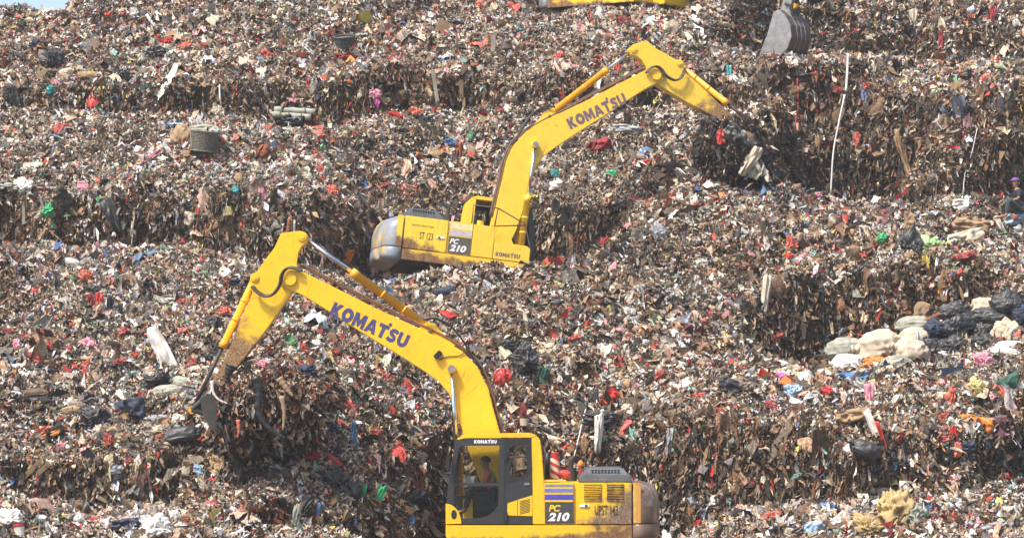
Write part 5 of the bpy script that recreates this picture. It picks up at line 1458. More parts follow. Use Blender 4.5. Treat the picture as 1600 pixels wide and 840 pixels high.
# cloths and sheets: name, x, y, w, h, angle, material, label, category, fold, taper, hang
for a in [
 ('plastic_strip', 1389, 524, 28, 8, 8, 'green', 'bright green plastic strip lying on the biggest cream sack', 'plastic strip', .3, 0, 0),
 ('tarpaulin', 1344, 590, 88, 20, 3, 'blue', 'crumpled blue tarpaulin stretched out below the sack pile', 'tarpaulin', .35, 0, 0),
 ('cloth', 1359, 616, 20, 36, 4, 'pink', 'pink cloth hanging from the blue tarpaulin', 'cloth', .22, .5, 1),
 ('cloth', 1574, 598, 44, 22, 28, 'dgreen', 'dark green cloth trailing at the right edge below the sacks', 'cloth', .25, .3, 1),
 ('paper_sheet', 1590, 607, 28, 20, 20, 'white', 'folded white sheet beside the dark green cloth at right edge', 'sheet', .15, .3, 0),
 ('cloth', 1524, 666, 56, 34, -6, 'orange', 'bright orange-brown cloth spread on the lower right slope', 'cloth', .25, .2, 0),
 ('cloth', 1364, 668, 12, 62, 22, 'white', 'long white strip of cloth with the red one, hanging from the tan sheet', 'cloth', .25, .4, 1),
 ('cloth', 1378, 682, 8, 50, 20, 'red', 'narrow red strip hanging beside the long white strip', 'cloth', .3, .4, 1),
 ('sheet', 1334, 650, 66, 24, 8, 'tan', 'rumpled tan sheet arched over the shelf above the brown cut face', 'sheet', .4, 0, 0),
 ('sacking', 1517, 352, 56, 24, -6, 'tan', 'big folded brown sackcloth on the right-hand shelf, top layer', 'sacking', .35, 0, 0),
 ('sacking', 1512, 372, 58, 26, 12, 'cream', 'pale beige sackcloth slumped under the folded brown one', 'sacking', .30, .2, 0),
 ('sheet', 1508, 321, 40, 18, -6, 'white', 'crumpled white sheet on the skyline of the right-hand shelf', 'sheet', .35, 0, 0),
 ('sheet', 1420, 346, 22, 28, -20, 'tan', 'pointed tan sheet standing up on the right shelf', 'sheet', .2, .5, 0),
 ('cloth', 1559, 311, 9, 30, -28, 'dred', 'dark red sleeve-like cloth against the black bank beside the seated person', 'cloth', .3, .2, 1),
 ('cloth', 1586, 343, 34, 18, 0, 'sky', 'light blue cloth heaped in front of the seated person', 'cloth', .4, 0, 0),
 ('cloth', 1562, 352, 12, 34, 30, 'white', 'white cloth strip trailing left of the light blue cloth', 'cloth', .3, .2, 1),
 ('board', 1491, 140, 40, 18, 34, 'tan', 'tan board-like sheet tilted on the upper right slope', 'sheet', .1, .4, 0),
 ('sheet', 1516, 104, 24, 9, -18, 'yellow', 'small yellow sheet on the upper right ledge', 'sheet', .3, .4, 0),
 ('cloth', 1550, 24, 9, 30, -10, 'dred', 'long red cloth hanging near the upper right corner', 'cloth', .3, 0, 1),
 ('cloth', 1427, 28, 14, 28, 8, 'cream', 'cream cloth hanging high on the upper right bank', 'cloth', .3, .3, 1),
 ('cloth', 1470, 66, 7, 34, 0, 'dred', 'thin dark red rag hanging on the upper right face', 'cloth', .3, 0, 1),
 ('sheet', 1463, 146, 16, 14, 10, 'lime', 'pale green sheet beside the tan board on the upper right slope', 'sheet', .3, 0, 0),
 ('cloth', 340, 173, 24, 16, -32, 'cream', 'cream cloth flopped over the dark face by the thin bent pipe', 'cloth', .3, .3, 0),
 ('rag', 24, 150, 14, 36, 16, 'char', 'charcoal rag hanging near the left edge, upper bank', 'rag', .35, 0, 1),
 ('cloth', 542, 89, 40, 7, -4, 'dred', 'crimson cloth lying flat under the black basket', 'cloth', .3, 0, 0),
 ('cloth', 419, 85, 24, 9, -20, 'red', 'red cloth left of the brown slab on the upper slope', 'cloth', .35, 0, 0),
 ('cloth', 586, 146, 20, 14, 0, 'pink', 'pale pink lacy cloth on the middle face, above the magenta one', 'cloth', .4, 0, 0),
 ('cloth', 589, 159, 12, 20, 10, 'mag', 'magenta rag dangling under the pale pink cloth', 'cloth', .4, .6, 1),
 ('sheet', 268, 196, 40, 8, 2, 'sky', 'blue-grey film lying on top of the net sack', 'sheet', .3, 0, 0),
 ('ribbon', 231, 249, 56, 7, 38, 'pink', 'long pink ribbon running down left of the net sack', 'ribbon', .3, 0, 0),
 ('cloth', 176, 338, 22, 60, 24, 'char', 'big charcoal cloth hanging diagonally on the left bank', 'cloth', .35, .4, 1),
 ('sheet', 64, 370, 14, 26, -8, 'tan', 'leaf-shaped tan sheet on the left brown face', 'sheet', .2, .6, 1),
 ('paper_sheet', 129, 289, 18, 13, -6, 'pink', 'faded pink paper on the left slope above the green bag', 'sheet', .15, 0, 0),
 ('paper_sheet', 355, 330, 14, 15, 8, 'lemon', 'square pale yellow paper on the face above the lower boom tip', 'sheet', .1, 0, 0),
 ('sheet', 295, 342, 17, 20, -10, 'cream', 'beige rag left of the pale yellow paper', 'sheet', .2, .3, 0),
 ('cloth', 382, 442, 50, 11, -5, 'navy', 'navy trousers-like cloth lying on the ledge beside the stick', 'cloth', .35, 0, 0),
 ('cloth', 143, 474, 10, 32, 8, 'dred', 'deep red cloth hanging left in the red tangle of the left slope', 'cloth', .35, 0, 1),
 ('cloth', 154, 470, 14, 26, -6, 'red', 'bright red cloth hanging right in the red tangle of the left slope', 'cloth', .35, .2, 1),
 ('rag', 173, 482, 11, 38, 4, 'black', 'black rag hanging just right of the red tangle', 'rag', .35, .3, 1),
 ('rag', 188, 486, 9, 28, -4, 'char', 'shorter charcoal rag right of the black rag', 'rag', .35, .3, 1),
 ('rag', 92, 448, 12, 38, 16, 'char', 'curved dark rag left of the red tangle', 'rag', .35, 0, 1),
 ('sheet', 253, 548, 19, 80, 27, 'white', 'tall white plastic sheet hanging on the slope left of the stick', 'sheet', .22, -.5, 1),
 ('sheet', 209, 540, 7, 32, 12, 'cream', 'narrow cream strip left of the tall white sheet', 'sheet', .3, .4, 1),
 ('sheet', 230, 542, 9, 28, 0, 'grey', 'grey strip between the cream strip and the tall white sheet', 'sheet', .3, .2, 1),
 ('rag', 72, 582, 42, 17, -12, 'black', 'flat black rag on the lower left slope', 'rag', .35, 0, 0),
 ('cloth', 205, 642, 46, 40, 10, 'navy', 'heap of dark navy clothing on the lower left slope', 'clothing', .45, 0, 0),
 ('cloth', 150, 627, 44, 16, -18, 'black', 'black sheet above the open black bag, lower left', 'sheet', .4, 0, 0),
 ('rag', 132, 666, 32, 16, 6, 'black', 'small black rag under the open black bag', 'rag', .4, 0, 0),
 ('sheet', 278, 655, 20, 16, -10, 'white', 'white square film beside the grey bag, lower left', 'sheet', .2, 0, 0),
 ('cardboard', 80, 678, 34, 8, 22, 'orange', 'long orange-brown scrap near the left edge, lower slope', 'scrap', .1, 0, 0),
 ('cloth', 196, 820, 44, 22, 6, 'navy', 'navy cloth on the pale rubbish at the bottom left', 'cloth', .35, 0, 0),
 ('sheet', 222, 797, 38, 16, 20, 'white', 'wide white film above the navy cloth at the bottom left', 'sheet', .35, 0, 0),
 ('netting', 567, 772, 7, 34, -18, 'green', 'narrow green netting strip, left of the two', 'netting', .3, 0, 1),
 ('netting', 590, 776, 15, 44, -28, 'green', 'wide bright green netting strip, right of the two', 'netting', .35, -.2, 1),
 ('sheet', 552, 770, 28, 32, 6, 'black', 'black sheet beside the narrow green netting strip', 'sheet', .3, 0, 1),
 ('cloth', 522, 717, 26, 8, -36, 'red', 'red rag slanting down above the black box-like bag', 'cloth', .3, 0, 0),
 ('cloth', 489, 712, 26, 11, 8, 'dred', 'dark red bundle of film left of the slanting red rag', 'cloth', .4, 0, 0),
 ('netting', 553, 681, 9, 46, 4, 'blue', 'violet-blue netting strip hanging behind the lower boom', 'netting', .35, 0, 1),
 ('sheet', 466, 668, 15, 56, -8, 'cream', 'tall pointed cream sheet hanging off the bucket load', 'sheet', .15, -.8, 1),
 ('sheet', 463, 806, 13, 36, -10, 'gsack', 'olive grey strip hanging at the bottom, left of the cab', 'sheet', .25, 0, 1),
 ('rag', 478, 790, 14, 34, -30, 'char', 'dark rag slanting left of the olive grey strip', 'rag', .3, .3, 1),
 ('rag', 498, 800, 7, 30, -6, 'blue', 'small blue rag right of the olive grey strip', 'rag', .3, .3, 1),
 ('cloth', 786, 592, 26, 34, 6, 'red', 'large red cloth hanging behind the lower boom elbow', 'cloth', .45, 0, 1),
 ('sheet', 935, 678, 16, 66, -3, 'white', 'long dirty white film hanging above the striped drum and bonnet', 'sheet', .4, .3, 1),
 ('rag', 1140, 602, 36, 24, -24, 'char', 'charcoal rag draped on the middle of the lower shelf', 'rag', .3, .2, 0),
 ('cloth', 1095, 618, 28, 11, 4, 'red', 'red film left of the red ring-shaped bag', 'cloth', .35, 0, 0),
 ('sheet', 1046, 690, 12, 50, -8, 'grey', 'grey film hanging right of the counterweight', 'sheet', .35, .3, 1),
 ('sheet', 873, 289, 36, 15, 6, 'white', 'white film on the mound below the upper boom', 'sheet', .35, 0, 0),
 ('sheet', 954, 271, 20, 11, 14, 'green', 'small green sheet on the mound right of the white film', 'sheet', .2, 0, 0),
 ('cloth', 1010, 253, 22, 8, 0, 'red', 'red film above and right of the small green sheet', 'cloth', .35, 0, 0),
 ('netting', 938, 226, 34, 18, 20, 'dred', 'dark red netting tangled below the upper boom lettering', 'netting', .5, 0, 0),
 ('sheet', 980, 202, 48, 13, -6, 'grey', 'grey mat lying right under the upper boom', 'mat', .35, 0, 0),
 ('netting', 706, 222, 26, 10, -24, 'blue', 'blue rope netting on the face left of the upper boom', 'netting', .5, 0, 0),
 ('netting', 716, 243, 13, 42, -6, 'rust', 'rust-brown fibre mat hanging from the blue netting', 'fibre mat', .5, 0, 1),
 ('sheet', 1172, 252, 22, 54, -30, 'cream', 'dirty cream film wrapped over the upper bucket', 'film', .5, .3, 1),
 ('rag', 1152, 216, 46, 24, -34, 'char', 'dark rag bunched over the top of the upper bucket', 'rag', .5, 0, 1),
 ('sheet', 1180, 268, 24, 26, -20, 'gsack', 'pale grey film at the lowest end of the upper bucket', 'film', .5, .2, 1),
 ('rag', 1187, 74, 12, 28, -8, 'black', 'black rag standing left of the grey bucket', 'rag', .3, 0, 1),
 ('sheet', 1139, 112, 8, 22, 0, 'teal', 'teal rag behind the upper stick', 'rag', .3, 0, 1),
 ('sheet', 1127, 214, 14, 24, 6, 'red', 'red bag caught under the tip of the upper stick', 'bag', .4, 0, 0),
 ('sheet', 1522, 746, 19, 13, 4, 'green', 'sea-green sheet on the dark lower right slope', 'sheet', .2, 0, 0),
 ('rag', 1480, 708, 20, 32, 10, 'black', 'black rag hanging on the lower right lip', 'rag', .3, 0, 1),
 ('cloth', 1497, 702, 12, 26, -4, 'coral', 'coral red cloth right of the black rag, lower right lip', 'cloth', .4, 0, 1),
 ('cloth', 1513, 698, 24, 18, 6, 'navy', 'navy cloth right of the coral red cloth', 'cloth', .4, 0, 0),
 ('sheet', 1272, 826, 30, 24, 14, 'sky', 'pale blue-white film on the front mound at the bottom', 'sheet', .4, 0, 0),
 ('sheet', 1252, 828, 32, 12, 16, 'black', 'black sheet left of the pale blue film on the front mound', 'sheet', .2, 0, 0),
 ('sheet', 1553, 822, 40, 14, 14, 'grey', 'pale grey sheet at the right of the front mound', 'sheet', .3, 0, 0),
 ('sheet', 1567, 815, 18, 9, -28, 'lime', 'lime green film on the pale grey sheet', 'sheet', .35, 0, 0),
 ('sheet', 1446, 802, 10, 8, 0, 'green', 'tiny green film behind the brown husks', 'sheet', .3, 0, 0),
 ('cloth', 1208, 826, 40, 10, 10, 'navy', 'dark blue cloth at the left of the front mound', 'cloth', .4, 0, 0),
 ('sheet', 1412, 246, 12, 84, 18, 'tan', 'long tan streak of film on the dark right-hand bank', 'sheet', .3, .3, 1),
 ('sheet', 1195, 466, 14, 70, -6, 'pale', 'bleached sheet hanging where the lower dark bank begins', 'sheet', .3, .3, 1),
 ('sheet', 1441, 486, 22, 30, -18, 'tan', 'tan board leaning on the dark bank behind the sacks', 'sheet', .1, -.2, 0)]:
    C_(*a[:9], fold=a[9], taper=a[10], hang=a[11], D=76.55 if 'upper bucket' in a[7] or 'tip of the upper stick' in a[7] else (depth_at(a[1], a[2]) - 0.35 if a[0] in ('tarpaulin', 'sacking') else None))
# bags and lumps
for a in [
 ('plastic_bag', 80, 91, 23, 25, 0, 'char', 'rounded charcoal bag on the upper left slope', 'bag'),
 ('plastic_bag', 56, 70, 17, 12, 6, 'navy', 'slate blue bag above the rounded charcoal bag', 'bag'),
 ('bin_bag', 269, 33, 12, 22, 0, 'black', 'upright black bag near the top left crest', 'bag'),
 ('plastic_bag', 291, 78, 20, 15, 10, 'coral', 'smooth coral bag on the upper slope', 'bag'),
 ('plastic_bag', 320, 71, 22, 9, 10, 'red', 'flat red bag right of the smooth coral bag', 'bag'),
 ('bin_bag', 250, 82, 30, 12, -6, 'black', 'long black bag left of the smooth coral bag', 'bag'),
 ('plastic_bag', 262, 66, 18, 13, 20, 'red', 'torn red bag above the smooth coral bag', 'bag'),
 ('plastic_bag', 186, 122, 22, 24, 0, 'char', 'torn grey-black bag on the upper left slope lip', 'bag'),
 ('sack', 103, 113, 24, 12, 10, 'cream', 'small pale sack on the upper left slope', 'sack'),
 ('sack', 138, 118, 36, 12, 0, 'tan', 'long brown sack right of the small pale sack', 'sack'),
 ('plastic_bag', 79, 141, 11, 11, 0, 'teal', 'small teal bag on the upper left bank', 'bag'),
 ('plastic_bag', 187, 91, 10, 11, 0, 'lime', 'yellow-green bag left of the long black bag', 'bag'),
 ('plastic_bag', 190, 24, 14, 7, 0, 'red', 'small red bag close to the top left crest', 'bag'),
 ('plastic_bag', 621, 181, 24, 12, 0, 'red', 'red bag on the middle ledge, left one', 'bag'),
 ('plastic_bag', 651, 176, 18, 12, 0, 'coral', 'pinkish red bag on the middle ledge, right one', 'bag'),
 ('plastic_bag', 546, 191, 16, 9, 0, 'red', 'little red bag on the ledge right of the log rolls', 'bag'),
 ('bin_bag', 670, 189, 20, 12, -6, 'black', 'small glossy black bag on the middle ledge', 'bag'),
 ('bin_bag', 456, 188, 38, 20, 10, 'black', 'open black bag in front of the log rolls', 'bag'),
 ('plastic_bag', 460, 184, 14, 12, 0, 'white', 'white bundle inside the open black bag', 'bundle'),
 ('plastic_bag', 704, 38, 24, 9, 0, 'black', 'black bag lying on the cardboard', 'bag'),
 ('plastic_bag', 10, 292, 28, 11, -4, 'gsack', 'long whitish sack at the left edge', 'sack'),
 ('plastic_bag', 35, 294, 24, 20, -30, 'white', 'slumped whitish sack right of the one at the left edge', 'sack'),
 ('ball', 373, 281, 15, 22, 0, 'tan', 'smooth tan ball-shaped bag above the teal rag', 'bag'),
 ('plastic_bag', 368, 297, 9, 9, 0, 'teal', 'teal rag under the tan ball-shaped bag', 'rag'),
 ('plastic_bag', 76, 329, 16, 15, 0, 'green', 'green bag on the left brown face', 'bag'),
 ('sack', 112, 410, 30, 12, -14, 'white', 'whitish sack on the lower ledge at the left', 'sack'),
 ('roll', 190, 423, 32, 9, -3, 'dred', 'dark red rolled cloth on the lower left ledge', 'roll'),
 ('bin_bag', 145, 454, 22, 14, -8, 'char', 'black bag on top of the red tangle', 'bag'),
 ('bin_bag', 332, 508, 26, 20, -10, 'black', 'black bag left of the bucket cylinder', 'bag'),
 ('plastic_bag', 133, 572, 12, 17, 0, 'red', 'upright red bag on the left slope, lower middle', 'bag'),
 ('plastic_bag', 194, 517, 13, 12, 0, 'red', 'red bag below the hanging black rag', 'bag'),
 ('plastic_bag', 187, 565, 13, 9, -14, 'red', 'red bag left of the tall white sheet', 'bag'),
 ('plastic_bag', 283, 518, 15, 10, 10, 'coral', 'coral bag at the top of the tall white sheet', 'bag'),
 ('plastic_bag', 350, 486, 18, 12, 0, 'coral', 'coral bag left of the stick', 'bag'),
 ('plastic_bag', 299, 570, 11, 26, -18, 'red', 'long red bag right of the tall white sheet', 'bag'),
 ('plastic_bag', 212, 555, 12, 10, 0, 'red', 'red bag at the foot of the narrow cream strip', 'bag'),
 ('plastic_bag', 77, 540, 8, 20, 8, 'red', 'thin upright red bag near the left edge', 'bag'),
 ('plastic_bag', 60, 417, 12, 10, 0, 'red', 'red bag left of the whitish sack on the lower ledge', 'bag'),
 ('plastic_bag', 135, 431, 16, 12, 0, 'coral', 'coral bag below the whitish sack on the lower ledge', 'bag'),
 ('plastic_bag', 57, 453, 10, 9, 0, 'red', 'round red bag left of the curved dark rag', 'bag'),
 ('plastic_bag', 283, 472, 14, 9, 0, 'red', 'red bag right of the red tangle, higher slope', 'bag'),
 ('plastic_bag', 115, 510, 11, 12, 0, 'red', 'red bag below the curved dark rag', 'bag'),
 ('plastic_bag', 57, 560, 16, 16, 0, 'red', 'crumpled red bag above the flat black rag', 'bag'),
 ('plastic_bag', 12, 517, 18, 8, 0, 'red', 'red bag touching the left edge, halfway down', 'bag'),
 ('plastic_bag', 136, 538, 22, 17, 10, 'pink', 'pink bag on the left slope', 'bag'),
 ('plastic_bag', 25, 540, 9, 14, 0, 'pink', 'small round pink bag near the left edge', 'bag'),
 ('sack', 262, 612, 50, 20, 4, 'gsack', 'long grey-green sack beside the bucket link, lower one', 'sack'),
 ('sack', 284, 598, 32, 20, -10, 'gsack', 'plump grey-green sack behind the long one', 'sack'),
 ('bin_bag', 243, 594, 30, 17, 6, 'black', 'black bag left of the plump grey-green sack', 'bag'),
 ('sack', 50, 614, 50, 14, 4, 'brown', 'dark brown sack near the left edge, upper of two', 'sack'),
 ('sack', 56, 626, 46, 12, 0, 'char', 'dark grey sack near the left edge, lower of two', 'sack'),
 ('sack', 113, 640, 34, 14, 6, 'tan', 'light brown sack right of the two dark sacks', 'sack'),
 ('bin_bag', 150, 653, 32, 24, 0, 'char', 'open black bag left of the navy clothing', 'bag'),
 ('plastic_bag', 247, 661, 34, 20, 6, 'grey', 'shiny grey bag right of the navy clothing', 'bag'),
 ('sack', 282, 680, 64, 26, 10, 'char', 'large dark sack with a brown end below the bucket', 'sack'),
 ('plastic_bag', 257, 684, 18, 14, 0, 'rust', 'rusty brown bundle at the end of the large dark sack', 'bundle'),
 ('plastic_bag', 171, 688, 12, 22, 24, 'red', 'bright red bag on white film, lower left', 'bag'),
 ('plastic_bag', 200, 722, 11, 14, 0, 'red', 'red bag right of the black box, lower left', 'bag'),
 ('plastic_bag', 70, 672, 20, 10, 8, 'coral', 'orange-red bag below the light brown sack', 'bag'),
 ('plastic_bag', 183, 733, 16, 12, 0, 'grey', 'small pale grey bag below the black box', 'bag'),
 ('plastic_bag', 310, 733, 13, 14, 0, 'sky', 'cyan blue bag on the dark slope below the bucket', 'bag'),
 ('plastic_bag', 360, 690, 32, 30, 0, 'cream', 'pale torn bag right under the bucket', 'bag'),
 ('plastic_bag', 240, 826, 34, 28, 10, 'white', 'big bulging white bag at the bottom edge', 'bag'),
 ('plastic_bag', 80, 829, 16, 14, 0, 'white', 'round whitish bag at the bottom left', 'bag'),
 ('plastic_bag', 17, 812, 30, 24, 0, 'white', 'whitish bag in the bottom left corner', 'bag'),
 ('bin_bag', 472, 583, 40, 20, -4, 'navy', 'dark glossy bag lying right of the stick end', 'bag'),
 ('plastic_bag', 414, 571, 22, 12, 0, 'pink', 'pinkish bag between the stick end and the dark glossy bag', 'bag'),
 ('plastic_bag', 472, 545, 14, 16, 20, 'red', 'red bag above the dark glossy bag', 'bag'),
 ('plastic_bag', 526, 550, 13, 9, 0, 'red', 'red bag under the lower boom, left one', 'bag'),
 ('plastic_bag', 605, 592, 12, 14, 0, 'red', 'red bag under the lower boom, right one', 'bag'),
 ('plastic_bag', 495, 669, 13, 15, 0, 'red', 'round red bag right of the tall pointed cream sheet', 'bag'),
 ('plastic_bag', 586, 675, 20, 12, -12, 'red', 'red bag right of the violet-blue netting', 'bag'),
 ('plastic_bag', 519, 668, 14, 18, 0, 'navy', 'navy bag left of the violet-blue netting', 'bag'),
 ('plastic_bag', 494, 541, 16, 15, 0, 'white', 'white ring-like bundle under the lower boom', 'bundle'),
 ('bin_bag', 523, 747, 22, 22, -6, 'char', 'boxy black bag above the green netting strips', 'bag'),
 ('plastic_bag', 680, 764, 9, 12, 0, 'teal', 'teal bag left of the cab', 'bag'),
 ('plastic_bag', 643, 817, 9, 20, -14, 'blue', 'blue bag left of the cab near the bottom', 'bag'),
 ('plastic_bag', 591, 829, 15, 14, 0, 'dred', 'dark red round bag at the bottom, left of the cab', 'bag'),
 ('bin_bag', 650, 776, 30, 18, 0, 'black', 'black bag left of the teal bag', 'bag'),
 ('sack', 697, 455, 38, 13, 6, 'navy', 'grey-blue bag on the crest below the upper excavator', 'bag'),
 ('bin_bag', 790, 543, 46, 18, -4, 'black', 'flat black bag behind the lower boom elbow', 'bag'),
 ('bin_bag', 820, 562, 30, 38, 0, 'char', 'tall black bag right of the large red cloth', 'bag'),
 ('plant', 850, 590, 14, 22, 0, 'dgreen', 'clump of wilted greens right of the tall black bag', 'greens'),
 ('bin_bag', 942, 653, 42, 17, -4, 'char', 'long black bag above the bonnet', 'bag'),
 ('plastic_bag', 1126, 645, 19, 18, 0, 'red', 'ring-shaped red bag on the lower shelf lip', 'bag'),
 ('plastic_bag', 1205, 635, 18, 12, 0, 'red', 'red bag right of the ring-shaped one', 'bag'),
 ('plastic_bag', 897, 528, 16, 9, 10, 'red', 'red bag high on the middle mound', 'bag'),
 ('plastic_bag', 1213, 527, 20, 18, 0, 'red', 'big red bag at the right edge of the middle mound', 'bag'),
 ('plastic_bag', 1205, 557, 20, 10, -16, 'yellow', 'yellow bag below the big red bag of the middle mound', 'bag'),
 ('plastic_bag', 1031, 586, 13, 12, 0, 'red', 'red bag in the middle of the lower mound', 'bag'),
 ('plastic_bag', 857, 547, 22, 16, 0, 'cream', 'cream round bag right of the lower boom elbow', 'bag'),
 ('plastic_bag', 1222, 592, 18, 13, 0, 'mag', 'pinkish bag on the lower shelf', 'bag'),
 ('plastic_bag', 1292, 612, 16, 14, 0, 'red', 'red bag below the left end of the blue tarpaulin', 'bag'),
 ('plastic_bag', 1240, 612, 26, 20, 0, 'sky', 'pale blue clear bag on the lower shelf', 'bag'),
 ('plastic_bag', 1484, 624, 12, 30, -12, 'coral', 'long coral bag on the right lower shelf', 'bag'),
 ('plastic_bag', 1475, 652, 13, 14, 0, 'red', 'red bag left of the orange-brown cloth', 'bag'),
 ('plastic_bag', 1477, 686, 14, 9, 0, 'red', 'red bag under the left end of the orange-brown cloth', 'bag'),
 ('plastic_bag', 1525, 604, 18, 22, 0, 'lemon', 'pale yellow printed bag on the right lower shelf', 'bag'),
 ('plastic_bag', 1536, 562, 22, 20, 0, 'pink', 'pink bag at the foot of the black heap', 'bag'),
 ('plastic_bag', 1465, 561, 14, 10, 0, 'red', 'small red bag at the foot of the left black stack', 'bag'),
 ('sack', 1352, 702, 48, 28, -22, 'char', 'grey-black sack hanging over the lower right lip', 'sack'),
 ('plastic_bag', 1281, 699, 10, 18, 0, 'coral', 'coral bag hanging left of the grey-black sack', 'bag'),
 ('bin_bag', 1421, 386, 32, 38, 0, 'char', 'dark open bag on the right shelf below the pointed tan sheet', 'bag'),
 ('plastic_bag', 1339, 219, 9, 18, 0, 'coral', 'orange-red bag hanging alone on the dark right bank', 'bag'),
 ('plastic_bag', 1236, 383, 15, 22, 0, 'coral', 'coral bag on the brown face below the shelf, left', 'bag'),
 ('plastic_bag', 1344, 400, 13, 10, 0, 'red', 'red bag on the slope below the right shelf, middle', 'bag'),
 ('plastic_bag', 1507, 400, 22, 14, 0, 'red', 'red bag under the pale beige sackcloth', 'bag'),
 ('plastic_bag', 1362, 385, 18, 9, 10, 'red', 'red bag left of the dark open bag', 'bag'),
 ('plastic_bag', 1365, 329, 10, 9, 0, 'red', 'red bag on the right shelf skyline, first from left', 'bag'),
 ('plastic_bag', 1384, 333, 11, 9, 0, 'red', 'red bag on the right shelf skyline, second from left', 'bag'),
 ('plastic_bag', 1410, 333, 8, 12, 0, 'red', 'red bag on the right shelf skyline, third from left', 'bag'),
 ('plastic_bag', 1234, 402, 12, 14, 0, 'red', 'red bag beneath the coral bag on the brown face', 'bag'),
 ('plastic_bag', 1455, 385, 28, 20, 10, 'lime', 'pale green clear bag right of the dark open bag', 'bag'),
 ('plastic_bag', 1380, 372, 14, 12, 0, 'green', 'green-white bag above the red bag left of the dark open one', 'bag'),
 ('plastic_bag', 1234, 353, 12, 16, 0, 'cream', 'small cream bag on the brown face above the coral bag', 'bag'),
 ('plastic_bag', 1276, 306, 14, 6, 0, 'mag', 'flat pink bag on the right shelf at the pipe foot', 'bag'),
 ('plastic_bag', 1454, 100, 24, 11, 0, 'white', 'off-white bag on the upper right ledge', 'bag'),
 ('bin_bag', 1499, 97, 20, 13, 0, 'black', 'black bag right of the off-white bag on the upper ledge', 'bag'),
 ('plastic_bag', 1540, 125, 12, 12, 0, 'coral', 'coral bag on the upper right slope', 'bag'),
 ('plastic_bag', 1308, 141, 9, 15, 0, 'red', 'red bag left of the white pipe joint', 'bag'),
 ('plastic_bag', 1309, 124, 10, 10, 0, 'red', 'red bag just above the one left of the pipe joint', 'bag'),
 ('plastic_bag', 1274, 114, 8, 10, 0, 'red', 'red bag high on the bank below the grey bucket', 'bag'),
 ('bin_bag', 1246, 118, 20, 9, 0, 'black', 'black bag on the bank below the grey bucket', 'bag'),
 ('plastic_bag', 1354, 136, 8, 11, 0, 'red', 'red bag right of the white pipe joint', 'bag'),
 ('plastic_bag', 868, 271, 11, 10, 0, 'teal', 'round turquoise bag on the mound by the upper boom', 'bag'),
 ('plastic_bag', 515, 300, 18, 14, -14, 'coral', 'red and white bag on the slope above the lower stick', 'bag'),
 ('plastic_bag', 600, 290, 18, 9, 10, 'red', 'red bag above the upper excavator counterweight', 'bag'),
 ('plastic_bag', 873, 89, 13, 9, 0, 'red', 'red bag left of the upper stick top', 'bag'),
 ('plastic_bag', 940, 92, 26, 10, 0, 'red', 'red bag behind the upper arm cylinder, large one', 'bag'),
 ('plastic_bag', 700, 90, 14, 8, 0, 'white', 'white bag on the slope below the cardboard', 'bag'),
 ('plastic_bag', 751, 10, 12, 14, 0, 'coral', 'coral bag near the top edge left of the topmost excavator', 'bag'),
 ('plastic_bag', 974, 34, 20, 14, -12, 'dred', 'brownish red bag below the topmost excavator', 'bag'),
 ('plastic_bag', 905, 14, 26, 15, 0, 'grey', 'pale sack leaning on the topmost excavator', 'sack'),
 ('plastic_bag', 1090, 320, 16, 12, 0, 'red', 'red bag on the brow of the lower brown ridge', 'bag'),
 ('plastic_bag', 1086, 316, 10, 16, 0, 'white', 'pale bag right of the red bag on the brown ridge brow', 'bag'),
 ('plastic_bag', 945, 382, 12, 18, 0, 'dred', 'dark red bag on the face right of the upper excavator', 'bag'),
 ('plastic_bag', 1032, 366, 14, 34, 30, 'grey', 'grey film bundle on the face right of the upper excavator', 'bag'),
 ('foam_block', 1356, 824, 34, 24, -16, 'yellow', 'pale yellow foam block on the front mound', 'foam'),
 ('bundle', 1400, 800, 46, 44, 20, 'yellow', 'tall bundle of yellow-brown sheeting on the front mound', 'bundle'),
 ('bundle', 1430, 806, 22, 26, -20, 'gsack', 'greyish bundle leaning right of the tall yellow bundle', 'bundle'),
 ('plastic_bag', 1306, 815, 18, 12, 0, 'white', 'white bag on the front mound', 'bag'),
 ('plastic_bag', 1518, 804, 12, 10, 0, 'red', 'red bag behind the brown husks on the front mound', 'bag'),
 ('plastic_bag', 1205, 806, 22, 12, 0, 'coral', 'coral bag at the left end of the front mound', 'bag')]:
    nm, x, y, w, h, an, m_, lab, cat = a
    if m_ == 'red': m_ = ('red', 'red2', 'red3', 'red2')[int(x * 3 + y) % 4]; w *= 0.8 + 0.35 * ((x * 7) % 10) / 10; h *= 0.7 + 0.3 * ((y * 3) % 10) / 10; an += (x * 13 + y) % 50 - 25
    isack = nm == 'sack' or nm == 'roll'
    B(nm, x, y, w, h, an, m_, lab, cat, knot=(w > 14 and nm not in ('ball', 'roll', 'plant', 'foam_block')), sack=1.0 if isack else 0.0, wr=0.04 if nm == 'ball' else (0.09 if isack else 0.30))
